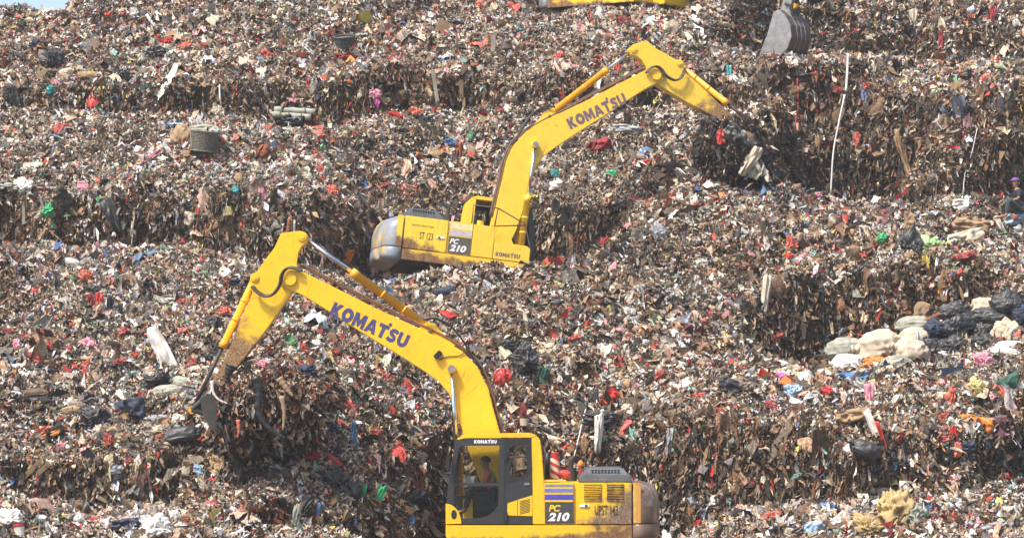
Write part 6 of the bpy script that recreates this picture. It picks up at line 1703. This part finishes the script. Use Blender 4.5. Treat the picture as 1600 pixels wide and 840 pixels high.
# boards, planks and boxes
for a in [
 ('cardboard', 700, 46, 38, 20, -20, 'wood', 'square of brown cardboard on the upper slope', 'cardboard', .03),
 ('slab', 459, 86, 42, 8, 0, 'rust', 'flat brown slab on the upper slope left of the black basket', 'slab', .10),
 ('plank', 770, 77, 7, 40, -4, 'pale', 'pale plank standing on the upper face', 'plank', .04),
 ('plank', 721, 139, 6, 28, 2, 'wood', 'brown plank upright on the middle face', 'plank', .05),
 ('plank', 680, 135, 6, 50, 8, 'pale', 'long pale plank leaning on the middle face', 'plank', .04),
 ('plank', 68, 366 - 40, 4, 30, 14, 'pale', 'thin bleached plank beside the green bag', 'plank', .03),
 ('plank', 37, 336, 5, 28, -2, 'pale', 'short white plank left of the green bag', 'plank', .03),
 ('plank', 170, 311, 7, 26, -12, 'pale', 'bleached plank above the big charcoal cloth', 'plank', .04),
 ('black_box', 142, 714, 14, 32, 38, 'char', 'black glossy box tilted on the lower left slope', 'box', .12),
 ('board', 52, 731, 30, 8, 44, 'wood', 'light board at the lower left, left of a pair', 'board', .04),
 ('board', 68, 732, 26, 8, 40, 'wood', 'light board at the lower left, right of a pair', 'board', .04),
 ('tub', 1294, 578, 10, 9, 10, 'lemon', 'small yellow tub left of the sack pile', 'tub', .12),
 ('board', 1277, 567, 26, 7, -22, 'tan', 'brown flat board left of the small yellow tub, upper', 'board', .06),
 ('board', 1280, 575, 26, 6, -14, 'tan', 'brown flat board left of the small yellow tub, lower', 'board', .06),
 ('cardboard', 500, 812, 10, 12, 0, 'tan', 'little tan carton at the bottom left of the cab', 'carton', .08)]:
    S_(*a[:9], thick=a[9])
# pipes, hoses and cords
line('pipe', [(1325, 84), (1324, 110), (1322, 143)], 0.034, 'plastic', 'upper length of white pipe standing on the right bank', 'pipe', 0.35, drape=False)
line('pipe', [(1320, 148), (1310, 195), (1302, 240), (1298, 304)], 0.024, 'plastic', 'long lower length of white pipe reaching down to the right shelf', 'pipe', 0.4, drape=False)
line('cord', [(1527, 200), (1518, 240), (1508, 270), (1504, 310)], 0.009, 'plastic', 'thin white cord hanging on the right bank', 'cord', 0.25)
line('pipe', [(343, 133), (344, 155), (349, 176), (353, 195)], 0.022, 'plastic', 'thin bent white pipe on the upper left face', 'pipe', 0.25)
line('tube', [(229, 23), (238, 36), (247, 44), (257, 50)], 0.05, 'plastic', 'bent whitish tube near the top left crest', 'tube', 0.15)
line('tube', [(262, 52), (272, 54), (284, 57)], 0.06, 'plastic', 'short whitish tube right of the bent one', 'tube', 0.15)
line('stick_of_wood', [(214, 265), (222, 286), (231, 306)], 0.018, 'tan', 'thin cane leaning below the pink ribbon', 'cane', 0.2)
line('cord', [(1246, 122), (1247, 160), (1244, 185), (1241, 212)], 0.028, 'dred', 'dark red cord hanging on the bank under the black bag', 'cord', 0.2)
line('stick_of_wood', [(450, 362), (451, 352), (452, 342)], 0.05, 'rust', 'rusty rod end standing behind the lower stick top', 'rod', 0.2)
line('cable', [(1430, 505), (1455, 497), (1475, 486), (1495, 475), (1515, 466)], 0.05, 'rust', 'brown pole lying behind the black bags', 'pole', 0.3)
line('cord', [(897, 712), (905, 680), (912, 650), (918, 635), (928, 640), (934, 665)], 0.014, 'white', 'thin white cord looped above the bonnet', 'cord', 0.25)
# two rolled mats
for k, (x, y, w) in enumerate(((461, 173, 64), (456, 181, 60))):
    D_ = depth_at(x, y); s_ = D_ / F
    bm = bmesh.new(); n_ = 9
    add_tube(bm, [(-w * s_ / 2 + w * s_ * i / n_, -0.05 * (i % 2) * 0.3, 0.012 * math.sin(i * 2.1)) for i in range(n_ + 1)], 0.085, 14, True, [0.085 + 0.008 * math.sin(i * 1.7) for i in range(n_ + 1)])
    o = bm_obj('rolled_mat', bm, K['gsack'], None, smooth=True); o.location = W(x, y, D_ - 0.25 - k * 0.1); o.rotation_euler = (0, math.radians(3 + k), 0)
    tag(o, ('upper' if k == 0 else 'lower') + ' of two pale rolled mats lying on the middle ledge', 'rolled mat')
    for t in (-0.3, 0.25):
        bm = bmesh.new(); add_tube(bm, [(t * w * s_ - .02, 0, 0), (t * w * s_ + .02, 0, 0)], 0.098, 14); bm_obj('tie', bm, K['brown'], o)

# ---- wicker baskets
def basket(px, py, w, h, ang, lean, mat, label, mouth=0.25):
    D, s, R = frame_at(px, py, ang)
    rx, hz = w * s / 2, h * s
    o = empty('basket', W(px, py + h / 2, D - rx * 0.8)); tag(o, label, 'basket')
    o.rotation_euler = (math.radians(lean), math.radians(ang), 0)
    n, m = 26, 13
    for k in range(m + 1):     # woven rounds
        t = k / m; r = rx * (0.82 + 0.18 * t)
        bm = bmesh.new()
        pts = [(r * math.cos(a) * (1 + 0.02 * ((i + k) % 2)), r * math.sin(a) * (1 + 0.02 * ((i + k) % 2)), t * hz) for i, a in enumerate(np.linspace(0, 2 * math.pi, 2 * n + 1))]
        add_tube(bm, pts, hz / m * (0.40 if 0 < k < m else 0.7), 6, False)
        bm_obj('woven_round' if 0 < k < m else 'rim', bm, mat, o, smooth=True)
    for i in range(n):
        a = 2 * math.pi * i / n; bm = bmesh.new()
        add_tube(bm, [(rx * 0.82 * math.cos(a), rx * 0.82 * math.sin(a), 0), (rx * math.cos(a), rx * math.sin(a), hz)], 0.011, 5)
        bm_obj('stake', bm, mat, o, smooth=True)
    bm = bmesh.new(); add_tube(bm, [(0, 0, 0.004), (0, 0, hz * 0.93)], 1, n, True, [rx * 0.78, rx * 0.93])
    bm_obj('lining', bm, K['brown'], o, smooth=False)
    return o
MB = {'dark': simple_mat('blackened_wicker', (0.07, 0.085, 0.08), 0.8, 0, 0.5, 14), 'grey': simple_mat('grey_green_wicker', (0.16, 0.16, 0.12), 0.85, 0, 0.4, 14)}
basket(540, 70, 32, 26, -4, 16, MB['dark'], 'blackened wicker basket tipped on the upper face above the crimson cloth')
B('sack', 318, 204, 50, 18, 4, 'gsack', 'dull green sack bulging over the rim of the grey-green basket', 'sack', False, 0.6, 0.12)
basket(317, 221, 46, 30, 6, 4, MB['grey'], 'grey-green wicker basket on the ledge beside the net sack')
line('strap', [(297, 203), (299, 216), (300, 232)], 0.02, 'tan', 'tan strap on the left of the grey-green basket', 'strap', 1.15, drape=False)
B('net_sack', 285, 217, 34, 36, 0, 'tan', 'rounded net sack full of pinkish rags left of the grey-green basket', 'sack', False, 0.5, 0.16)
B('sack', 335, 214, 22, 30, 0, 'gsack', 'dull green sack bulging on the right of the grey-green basket', 'sack', False, 0.5, 0.12)
B('plastic_bag', 344, 223, 14, 16, 0, 'rust', 'rusty orange bundle right of the dull green sack', 'bundle', False, 0, 0.2)
B('tub', 412, 238, 18, 24, 4, 'rust', 'rust-brown battered tub on the ledge', 'tub', False, 0.8, 0.1)

# ---- brown husks on the front mound (countless small pieces)
def blob_stuff(name, cx, cy, D, rx, rz, ry, n, cols, label, strips=0.3, size=0.08, below=0.0, hangdown=0.5):
    """a heap of loose pieces round an ellipsoid core"""
    v, f = ICO4
    v = v * 2
    vv = v * (1 + 0.25 * vnoise(v + cx, 0.8, 3) + 0.12 * vnoise(v + cx, 0.35, 4))[:, None]
    core = vv * np.array([rx, ry, rz]) * 0.86
    cen = np.array(W(cx, cy, D)[:])
    k = n
    d = norm(rng.normal(0, 1, (k, 3)))
    rr = (1 + 0.25 * vnoise(d + cx, 0.8, 3) + 0.12 * vnoise(d + cx, 0.35, 4))[:, None]
    p = d * rr * np.array([rx, ry, rz]) * (0.84 + 0.16 * rng.random((k, 1)))
    nn = norm(d / np.array([rx, ry, rz]))
    isst = rng.random(k) < strips
    allv, allf, cnt, cols_ = [core], [np.array(f).ravel()], [3] * len(f), [np.tile(srgb(60, 48, 38), (len(f), 1))]
    base = len(core)
    CP = np.array([srgb(*c) for c in cols])
    for kind in (0, 1):
        idx_ = np.where(isst == bool(kind))[0]; m = len(idx_)
        if not m: continue
        tm, tf = (T9, F9) if kind == 0 else (TS, FS)
        if kind == 0:
            sx = size * np.exp(rng.normal(0, .4, m)); X, Y, Z = or_sheet(m, nn[idx_]); sc = (sx * 1.4, sx * .8, sx * .9); wb = np.array([.15, .15, .34])
        else:
            sx = size * 3.0 * np.exp(rng.normal(0, .5, m)); X, Y, Z = or_hang(m, nn[idx_] * np.array([1, 1, .3])); sc = (sx, sx * .16, sx * .2); wb = np.array([.03, .25, .6])
        t = np.repeat(tm[None], m, 0) + rng.normal(0, 1, (m, len(tm), 3)) * wb
        for q in range(3): t[..., q] *= sc[q][:, None]
        V = p[idx_][:, None] + t[..., 0:1] * X[:, None] + t[..., 1:2] * Y[:, None] + t[..., 2:3] * Z[:, None]
        allv.append(V.reshape(-1, 3)); allf.append((np.array(tf)[None] + (np.arange(m) * len(tm))[:, None, None] + base).reshape(-1))
        base += m * len(tm); cnt += [4] * (m * len(tf))
        c = CP[rng.integers(0, len(CP), m)] * np.exp(rng.normal(0, .2, (m, 1)))
        cols_.append(np.repeat(c, len(tf), 0))
    me = np_mesh(name, np.concatenate(allv), np.concatenate(allf), np.array(cnt), False)
    att = me.attributes.new('Col', 'FLOAT_COLOR', 'FACE')
    cc = np.concatenate([np.concatenate(cols_), rng.random((len(cnt), 1))], 1)
    att.data.foreach_set('color', np.clip(cc, 0, .8).astype(np.float32).ravel())
    o = link(name, me, LIT); o.location = cen
    tag(o, label, None, None, 'stuff')
    return o
MIX = [(150, 122, 98), (120, 94, 74), (98, 78, 62), (70, 58, 49), (42, 40, 40), (30, 30, 33), (176, 152, 128), (206, 190, 168), (150, 148, 146), (132, 84, 48), (84, 60, 40), (150, 120, 96), (120, 94, 74), (60, 48, 40), (44, 40, 38), (98, 76, 58), (90, 70, 56), (190, 176, 158)]
MIX = MIX * 3 + [(196, 48, 40)]
blob_stuff('coconut_husks', 1465, 822, 56.0, 0.62, 0.24, 0.45, 1500, [(150, 84, 54), (176, 104, 70), (120, 66, 44), (134, 84, 60), (92, 50, 36)], 'reddish brown husks heaped on the front mound', 0.2, 0.06)
blob_stuff('bucket_load', 421, 621, 61.25, 1.13, 0.64, 0.95, 15000, MIX, 'mass of rubbish held in the lower bucket', 0.5, 0.055)
blob_stuff('bucket_load', 384, 658, 61.25, 0.60, 0.50, 0.9, 5000, MIX[:6], 'rubbish hanging below the lower bucket', 0.75, 0.07)
blob_stuff('bucket_load', 1148, 236, 77.2, 0.84, 0.78, 0.85, 14000, [(98, 78, 60), (70, 58, 48), (42, 40, 40), (42, 40, 40), (30, 30, 33), (30, 30, 33), (36, 34, 34), (54, 46, 40), (190, 172, 148), (120, 96, 74)], 'mass of rubbish raked up by the upper bucket', 0.7, 0.065)
# long things dangling from the lower load
def dangle(name, path, D, r, mat, label, cat):
    w3 = [W(a, b, D) for a, b in path]; o0 = w3[0].copy()
    cp = curve_pts([p - o0 for p in w3], 6)
    bm = bmesh.new(); add_tube(bm, cp, r, 8, True, [r * (1.25 - 0.85 * i / (len(cp) - 1)) * (1 + 0.15 * math.sin(i * 1.9)) for i in range(len(cp))])
    for v in bm.verts: v.co.y *= 0.6
    o = bm_obj(name, bm, K[mat], None, smooth=True); o.location = o0; tag(o, label, cat)
dangle('rubber_strip', [(399, 588), (405, 612), (403, 640), (412, 660), (430, 676), (446, 684)], 60.1, 0.075, 'black', 'thick black rubber strip dangling from the lower bucket load', 'rubber strip')
dangle('rag', [(436, 590), (444, 602), (452, 612), (457, 618)], 60.12, 0.06, 'tan', 'tan rag lying on the lower bucket load', 'rag')
dangle('rag', [(440, 618), (444, 645), (442, 672)], 60.1, 0.045, 'tan', 'long tan rag hanging from the lower bucket load', 'rag')
dangle('rag', [(372, 655), (373, 672), (371, 684)], 60.15, 0.035, 'coral', 'salmon rag hanging from the lower bucket load', 'rag')
dangle('plastic_strip', [(331, 594), (333, 612), (342, 624), (356, 630)], 60.6, 0.028, 'white', 'white film strip curled at the lower bucket link', 'strip')
dangle('rubber_strip', [(362, 570), (358, 580), (354, 592)], 60.6, 0.10, 'black', 'black flap hanging from the end of the lower stick', 'flap')

rr_ = random.Random(4)
for k in range(30):
    x0 = rr_.uniform(1132, 1172); y0 = 190 + (x0 - 1132) * .7 + rr_.uniform(-8, 24); L = rr_.uniform(22, 52)
    mat_ = ('brown', 'black', 'pale', 'char', 'brown', 'black', 'cream', 'char')[k % 8]
    xs = [x0, x0 + L * .28 + rr_.uniform(-3, 3), x0 + L * .45 + rr_.uniform(-4, 4), x0 + L * .55 + rr_.uniform(-6, 6)]
    w3 = [W(xs[i], min(284, y0 + L * (0, .35, .7, 1.05)[i]), 76.35 + rr_.uniform(-.15, .15)) for i in range(4)]
    o0 = w3[0].copy(); cp = curve_pts([p - o0 for p in w3], 6); wd = rr_.uniform(.03, .08)
    n_ = len(cp); V_, F_ = [], []
    for i, p in enumerate(cp):
        u_ = i / (n_ - 1); hw = wd * (0.45 + 1.1 * math.sin(math.pi * min(1, u_ * .8 + .15))) * rr_.uniform(.75, 1.25)
        for q in range(4):
            a_ = (q / 3 - .5) * 2
            V_.append((p.x + a_ * hw * .9, p.y - (0.05 if q in (1, 2) else 0) + rr_.uniform(-.02, .02), p.z + a_ * hw * .35))
    for i in range(n_ - 1):
        for q in range(3): F_.append((i * 4 + q, i * 4 + q + 1, i * 4 + q + 5, i * 4 + q + 4))
    o = bmesh_np('film_strip', V_, F_, K[mat_], True, o0)
    tag(o, {'cream': 'cream', 'pale': 'cream', 'white': 'cream', 'tan': 'cream', 'black': 'black', 'char': 'black', 'brown': 'dark brown'}[mat_] + ' film strip trailing over the upper excavator bucket', 'film strip', 'film strips trailing over the upper bucket')

# ---- striped drum and orange bundle on the lower machine's deck
def stripe_mat():
    m, nt, b = new_mat('red_white_spiral_stripes')
    tc = N(nt, 'ShaderNodeTexCoord'); sp = N(nt, 'ShaderNodeSeparateXYZ'); nt.links.new(tc.outputs['Object'], sp.inputs[0])
    at = N(nt, 'ShaderNodeMath', operation='ARCTAN2'); nt.links.new(sp.outputs[1], at.inputs[0]); nt.links.new(sp.outputs[0], at.inputs[1])
    a1 = N(nt, 'ShaderNodeMath', operation='MULTIPLY'); a1.inputs[1].default_value = 1 / math.pi; nt.links.new(at.outputs[0], a1.inputs[0])
    a2 = N(nt, 'ShaderNodeMath', operation='MULTIPLY_ADD'); a2.inputs[1].default_value = 6.5; nt.links.new(sp.outputs[2], a2.inputs[0]); nt.links.new(a1.outputs[0], a2.inputs[2])
    fr = N(nt, 'ShaderNodeMath', operation='FRACT'); nt.links.new(a2.outputs[0], fr.inputs[0])
    gt = N(nt, 'ShaderNodeMath', operation='GREATER_THAN'); gt.inputs[1].default_value = 0.5; nt.links.new(fr.outputs[0], gt.inputs[0])
    nt.links.new(mix(nt, gt.outputs[0], (0.46, 0.05, 0.035), (0.66, 0.58, 0.47)), b.inputs['Base Color']); b.inputs['Roughness'].default_value = 0.6
    return m
zdeck = W(0, 747, 61.4).z
bm = bmesh.new(); add_tube(bm, [(0, 0, 0), (0, 0, 0.41)], 0.095, 22)
dr = bm_obj('striped_post', bm, stripe_mat(), None, smooth=False, bevel=0.008); dr.location = (W(867, 0, 61.2).x, 61.2, zdeck)
tag(dr, 'red and white spiral-striped post standing on the lower excavator behind its cab', 'post')
bm = bmesh.new(); add_tube(bm, [(0, 0, 0.41), (0, 0, 0.52), (0, 0, 0.53)], 0.075, 16, True, [0.075, 0.08, 0.04]); bm_obj('cap', bm, K['red'], dr)
def deck_bag(x, y, w, h, mat, name, label, cat, D=61.2):
    s = D / F; v, f = ICO4; v = v * 2 * (1 + 0.2 * vnoise(v * 2 + x, 0.7, 3))[:, None] * np.array([w * s / 2, w * s / 2, h * s / 2])
    o = bmesh_np(name, v, f, K[mat], True, W(x, y, D)); tag(o, label, cat)
deck_bag(882, 740, 20, 14, 'red', 'cloth', 'red cloth bundled beside the striped post on the lower excavator', 'cloth')
deck_bag(907, 724, 10, 11, 'orange', 'plastic_bag', 'small orange bag left of the grey bonnet', 'bag')
deck_bag(908, 738, 9, 18, 'dred', 'cloth', 'dark red rag stuffed beside the left end of the bonnet', 'rag')
bm = bmesh.new(); add_tube(bm, [(0, 0, 0), (0, 0, 0.30), (0.01, 0, 0.52)], 0.04, 12, True, [0.05, 0.045, 0.06])
o = bm_obj('air_intake', bm, M['black'], None, smooth=True); o.location = (W(855, 0, 61.3).x, 61.3, zdeck); tag(o, 'black intake stack between the cab and the striped post', 'stack')
# white drum standing on the slope behind the cab roof
D_ = depth_at(820, 655)
bm = bmesh.new(); add_tube(bm, [(0, 0, 0), (0, 0, 0.16)], 0.10, 16, True, [0.085, 0.10])
o = bm_obj('pail', bm, K['cream'], None, bevel=0.01); o.location = W(819, 665, D_ - 0.3); tag(o, 'small cream pail on the slope just above the lower cab roof', 'pail')
# red and white cup at bottom left
D_ = depth_at(32, 826); s_ = D_ / F
bm = bmesh.new(); add_tube(bm, [(0, 0, 0), (0, 0, 14 * s_)], 7 * s_, 16, True, [7 * s_, 8.5 * s_])
o = bm_obj('tub', bm, K['white'], None, bevel=0.01); o.location = W(32, 836, D_ - 0.3); o.rotation_euler = (0, math.radians(-10), 0); tag(o, 'white tub with a red lid at the bottom left', 'tub')
bm = bmesh.new(); add_tube(bm, [(0, 0, 14 * s_ + .003), (0, 0, 19 * s_)], 9 * s_, 16); bm_obj('lid', bm, K['red'], o, bevel=0.01)

# ------------------------------------------------------------------ people
SKIN = simple_mat('brown_skin', (0.26, 0.13, 0.08), 0.55, 0, 0.12, 12)
def skinned(name, joints, bones, mat, parent=None, sub=2):
    """joints: name -> (x, y, z, r); one continuous surface grown round the skeleton"""
    keys = list(joints)
    me = bpy.data.meshes.new(name)
    me.from_pydata([joints[k][:3] for k in keys], [(keys.index(a), keys.index(b)) for a, b in bones], [])
    o = bpy.data.objects.new(name, me); col.objects.link(o)
    m = o.modifiers.new('skin', 'SKIN'); 
    for i, k in enumerate(keys):
        r = joints[k][3]; r = r if isinstance(r, tuple) else (r, r)
        me.skin_vertices[0].data[i].radius = r
        me.skin_vertices[0].data[i].use_root = (i == 0)
    m.use_smooth_shade = True
    m2 = o.modifiers.new('sub', 'SUBSURF'); m2.levels = sub; m2.render_levels = sub
    dg = bpy.context.evaluated_depsgraph_get()
    me2 = bpy.data.meshes.new_from_object(o.evaluated_get(dg))
    bpy.data.objects.remove(o)
    for p in me2.polygons: p.use_smooth = True
    return link(name, me2, mat, parent)

def ell_obj(name, c, r, mat, parent, cut=None, sub=3):
    bm = bmesh.new(); bmesh.ops.create_icosphere(bm, subdivisions=sub, radius=1.0)
    if cut is not None:
        bmesh.ops.delete(bm, geom=[v for v in bm.verts if v.co.z < cut], context='VERTS')
    for v in bm.verts: v.co = Vector((v.co.x * r[0] + c[0], v.co.y * r[1] + c[1], v.co.z * r[2] + c[2]))
    return bm_obj(name, bm, mat, parent, smooth=True)

def hand(parent_pts, wrist, d, up, side, mat, parent):
    """palm with five bent fingers; d = finger direction, up = back of hand, side = thumb side"""
    d, up, side = Vector(d).normalized(), Vector(up).normalized(), Vector(side).normalized()
    w = Vector(wrist)
    J = {'w': (*w, .024), 'p': (*(w + d * .045), (.036, .017))}
    Bn = [('w', 'p')]
    for k, (off, L) in enumerate(((.028, .065), (.010, .075), (-.009, .070), (-.027, .055))):
        a = w + d * .085 + side * off; b = a + d * L * .45 - up * .012; e = b + d * L * .35 - up * .035
        J['a%d' % k] = (*a, .010); J['b%d' % k] = (*b, .0088); J['e%d' % k] = (*e, .0075)
        Bn += [('p', 'a%d' % k), ('a%d' % k, 'b%d' % k), ('b%d' % k, 'e%d' % k)]
    t1 = w + d * .03 + side * .038; t2 = t1 + d * .035 + side * .012 - up * .012
    J['t1'] = (*t1, .012); J['t2'] = (*t2, .009); Bn += [('p', 't1'), ('t1', 't2')]
    return J, Bn

def seated_person(name, loc, rz, label, shirt, vest, trousers, hat, arms, lean=0.1, knees=True, cap=True, hatname='cap'):
    """origin at the seat; faces local +X; Y left, Z up"""
    root = empty(name, loc); root.rotation_euler = (0, 0, rz); tag(root, label, 'person')
    sh = (0.02 + lean, 0, 0.50); hx = lean + 0.05
    J = {'pelvis': (0, 0, 0.09, (.15, .12)), 'waist': (lean * .4, 0, 0.26, (.135, .11)), 'chest': (lean * .8, 0, 0.40, (.155, .12)), 'neck0': (sh[0], 0, 0.525, .07), 'neck': (sh[0] + .02, 0, 0.58, .052),
         'head0': (hx + .02, 0, 0.645, .075), 'head1': (hx + .02, 0, 0.72, .088), 'head2': (hx + .01, 0, 0.775, .07)}
    Bn = [('pelvis', 'waist'), ('waist', 'chest'), ('chest', 'neck0'), ('neck0', 'neck'), ('neck', 'head0'), ('head0', 'head1'), ('head1', 'head2')]
    for s, n in ((1, 'l'), (-1, 'r')):
        el, wr_ = arms[n]
        J['sh' + n] = (sh[0], s * .175, .475, .062); J['el' + n] = (*el, .044); J['wr' + n] = (*wr_, .028)
        Bn += [('neck0', 'sh' + n), ('sh' + n, 'el' + n), ('el' + n, 'wr' + n)]
        d = (Vector(wr_) - Vector(el)).normalized()
        up = Vector((0, 0, 1)) - d * d.z; 
        hj, hb = hand(None, wr_, d, up, Vector((0, -s, 0)), SKIN, None)
        for k_, v_ in hj.items():
            if k_ != 'w': J[n + k_] = v_
        for a, b in hb: Bn.append(('wr' + n if a == 'w' else n + a, n + b))
        kx = (.43, s * .14, .16 if not knees else .30)
        J['hip' + n] = (.06, s * .095, .08, .092); J['kn' + n] = (*kx, .062); J['an' + n] = (kx[0] + (.10 if not knees else .06), s * .13, -.24 if not knees else -.10, .042); J['to' + n] = (kx[0] + .28, s * .14, (-.29 if not knees else -.15), .036)
        Bn += [('pelvis', 'hip' + n), ('hip' + n, 'kn' + n), ('kn' + n, 'an' + n), ('an' + n, 'to' + n)]
    body = skinned('body', J, Bn, SKIN, root)
    # garments follow the same skeleton, a little fuller
    g = lambda k, e: (J[k][0], J[k][1], J[k][2], tuple(q + e for q in J[k][3]) if isinstance(J[k][3], tuple) else J[k][3] + e)
    mid = lambda a, b, t, r: tuple(J[a][i] * (1 - t) + J[b][i] * t for i in range(3)) + (r,)
    Js = {'pelvis': g('pelvis', .018), 'waist': g('waist', .02), 'chest': g('chest', .02), 'neck0': g('neck0', .012)}
    Bs = [('pelvis', 'waist'), ('waist', 'chest'), ('chest', 'neck0')]
    for n in 'lr':
        Js['sh' + n] = g('sh' + n, .014); Js['m' + n] = mid('sh' + n, 'el' + n, .85, .056); Bs += [('neck0', 'sh' + n), ('sh' + n, 'm' + n)]
    skinned('shirt', Js, Bs, shirt, root)
    Jt = {'pelvis': (J['pelvis'][0], 0, .07, (.172, .14))}; Bt = []
    for n in 'lr':
        Jt['hip' + n] = g('hip' + n, .016); Jt['kn' + n] = g('kn' + n, .018); Jt['an' + n] = mid('kn' + n, 'an' + n, .92, .056); Bt += [('pelvis', 'hip' + n), ('hip' + n, 'kn' + n), ('kn' + n, 'an' + n)]
    skinned('trousers', Jt, Bt, trousers, root)
    if vest:
        Jv = {'waist': g('waist', .032), 'chest': g('chest', .034), 'neck0': (sh[0] - .015, 0, .505, .085)}
        skinned('vest', Jv, [('waist', 'chest'), ('chest', 'neck0')], vest, root)
        bm = bmesh.new()
        add_tube(bm, [(sh[0] - .06, s_ * .0 + .12, .53) for s_ in (0,)] + [(sh[0] - .12, .12, .42), (sh[0] - .13, .1, .30)], .035, 10); bm_obj('vest_panel', bm, K['green'], root, smooth=True)
    # face
    hc = Vector((hx + .02, 0, .70))
    for s in (1, -1):
        e = ell_obj('eye', hc + Vector((.078, s * .032, .022)), (.010, .014, .008), K['white'], root, sub=2)
        ell_obj('pupil', hc + Vector((.086, s * .032, .022)), (.004, .006, .006), M['black'], e, sub=2)
        ell_obj('ear', hc + Vector((-.005, s * .086, .01)), (.020, .010, .032), SKIN, root, sub=2)
    bm = bmesh.new(); add_tube(bm, [hc + Vector((.080, 0, .03)), hc + Vector((.098, 0, .0)), hc + Vector((.102, 0, -.012)), hc + Vector((.085, 0, -.02))], .012, 8, True, [.007, .011, .014, .008])
    bm_obj('nose', bm, SKIN, root, smooth=True)
    ell_obj('mouth', hc + Vector((.078, 0, -.042)), (.010, .026, .006), K['dred'], root, sub=2)
    ell_obj('hair', hc + Vector((-.015, 0, .02)), (.098, .096, .10), M['black'], root, cut=-0.05)
    h_ = ell_obj(hatname, hc + Vector((-.008, 0, .035)), (.110, .104, .105), hat, root, cut=0.05)
    if cap:
        bm = bmesh.new(); add_prism(bm, [(0.06, 0), (0.19, -0.012), (0.19, -0.004), (0.06, 0.010)], -.065, .065)
        for v in bm.verts: v.co += hc + Vector((.0, 0, .045)); v.co.y *= 1 - max(0, v.co.x - hc.x - .1) * 3
        bm_obj('peak', bm, hat, h_)
    return root
# operator: in the lower cab, facing forward (left in the picture), cab seat height
sx, sz = p1(772, 775)
opl = ex1.matrix_world @ Vector((sx + 0.05, 0.90, sz + 0.03))
seated_person('person', opl, math.pi, 'operator seated in the lower cab, dark cap, orange shirt and green-backed vest',
    K['coral'], bag_mat('orange_vest', (0.85, 0.22, 0.06), 0.7), K['navy'], simple_mat('dark_beanie', (0.03, 0.04, 0.03), 0.9),
    {'l': ((.16, .25, .28), (.40, .22, .21)), 'r': ((.16, -.25, .28), (.40, -.22, .21))}, lean=0.06, knees=False, cap=False, hatname='beanie')
# picker sitting at the right edge
D_ = depth_at(1592, 338)
seated_person('person', W(1600, 331, D_ - 0.7), math.radians(190), 'person in a purple hat and dark shirt sitting sorting rubbish at the right edge',
    simple_mat('dark_shirt', (0.018, 0.022, 0.028), 0.85), None, simple_mat('dark_green_trousers', (0.04, 0.06, 0.06), 0.9), simple_mat('purple_hat', (0.16, 0.055, 0.25), 0.8),
    {'l': ((.22, .24, .30), (.42, .10, .26)), 'r': ((.22, -.24, .26), (.50, -.10, .18))}, lean=0.16, knees=True, cap=True, hatname='hat')
deck_bag(1586, 340, 9, 10, 'rust', 'tub', 'small amber tub between the picker and the light blue cloth', 'tub', D_ - 1.2)

# ------------------------------------------------------------------ haze over the tip
def haze_box():
    x0, x1, y0, y1, z0, z1 = -60, 60, -4, 165, GZ - 1.2, 26
    bm = bmesh.new(); add_box(bm, x0, x1, y0, y1, z0, z1)
    m = bpy.data.materials.new('pale_air'); m.use_nodes = True; nt = m.node_tree
    nt.nodes.remove(nt.nodes['Principled BSDF'])
    v = N(nt, 'ShaderNodeVolumePrincipled'); v.inputs['Color'].default_value = (0.93, 0.94, 0.96, 1); v.inputs['Density'].default_value = 0.0004
    v.inputs['Anisotropy'].default_value = 0.0
    nt.links.new(v.outputs[0], nt.nodes['Material Output'].inputs['Volume'])
    o = bm_obj('haze', bm, m)
    tag(o, 'thin pale haze over the landfill', None, None, 'stuff')
haze_box()
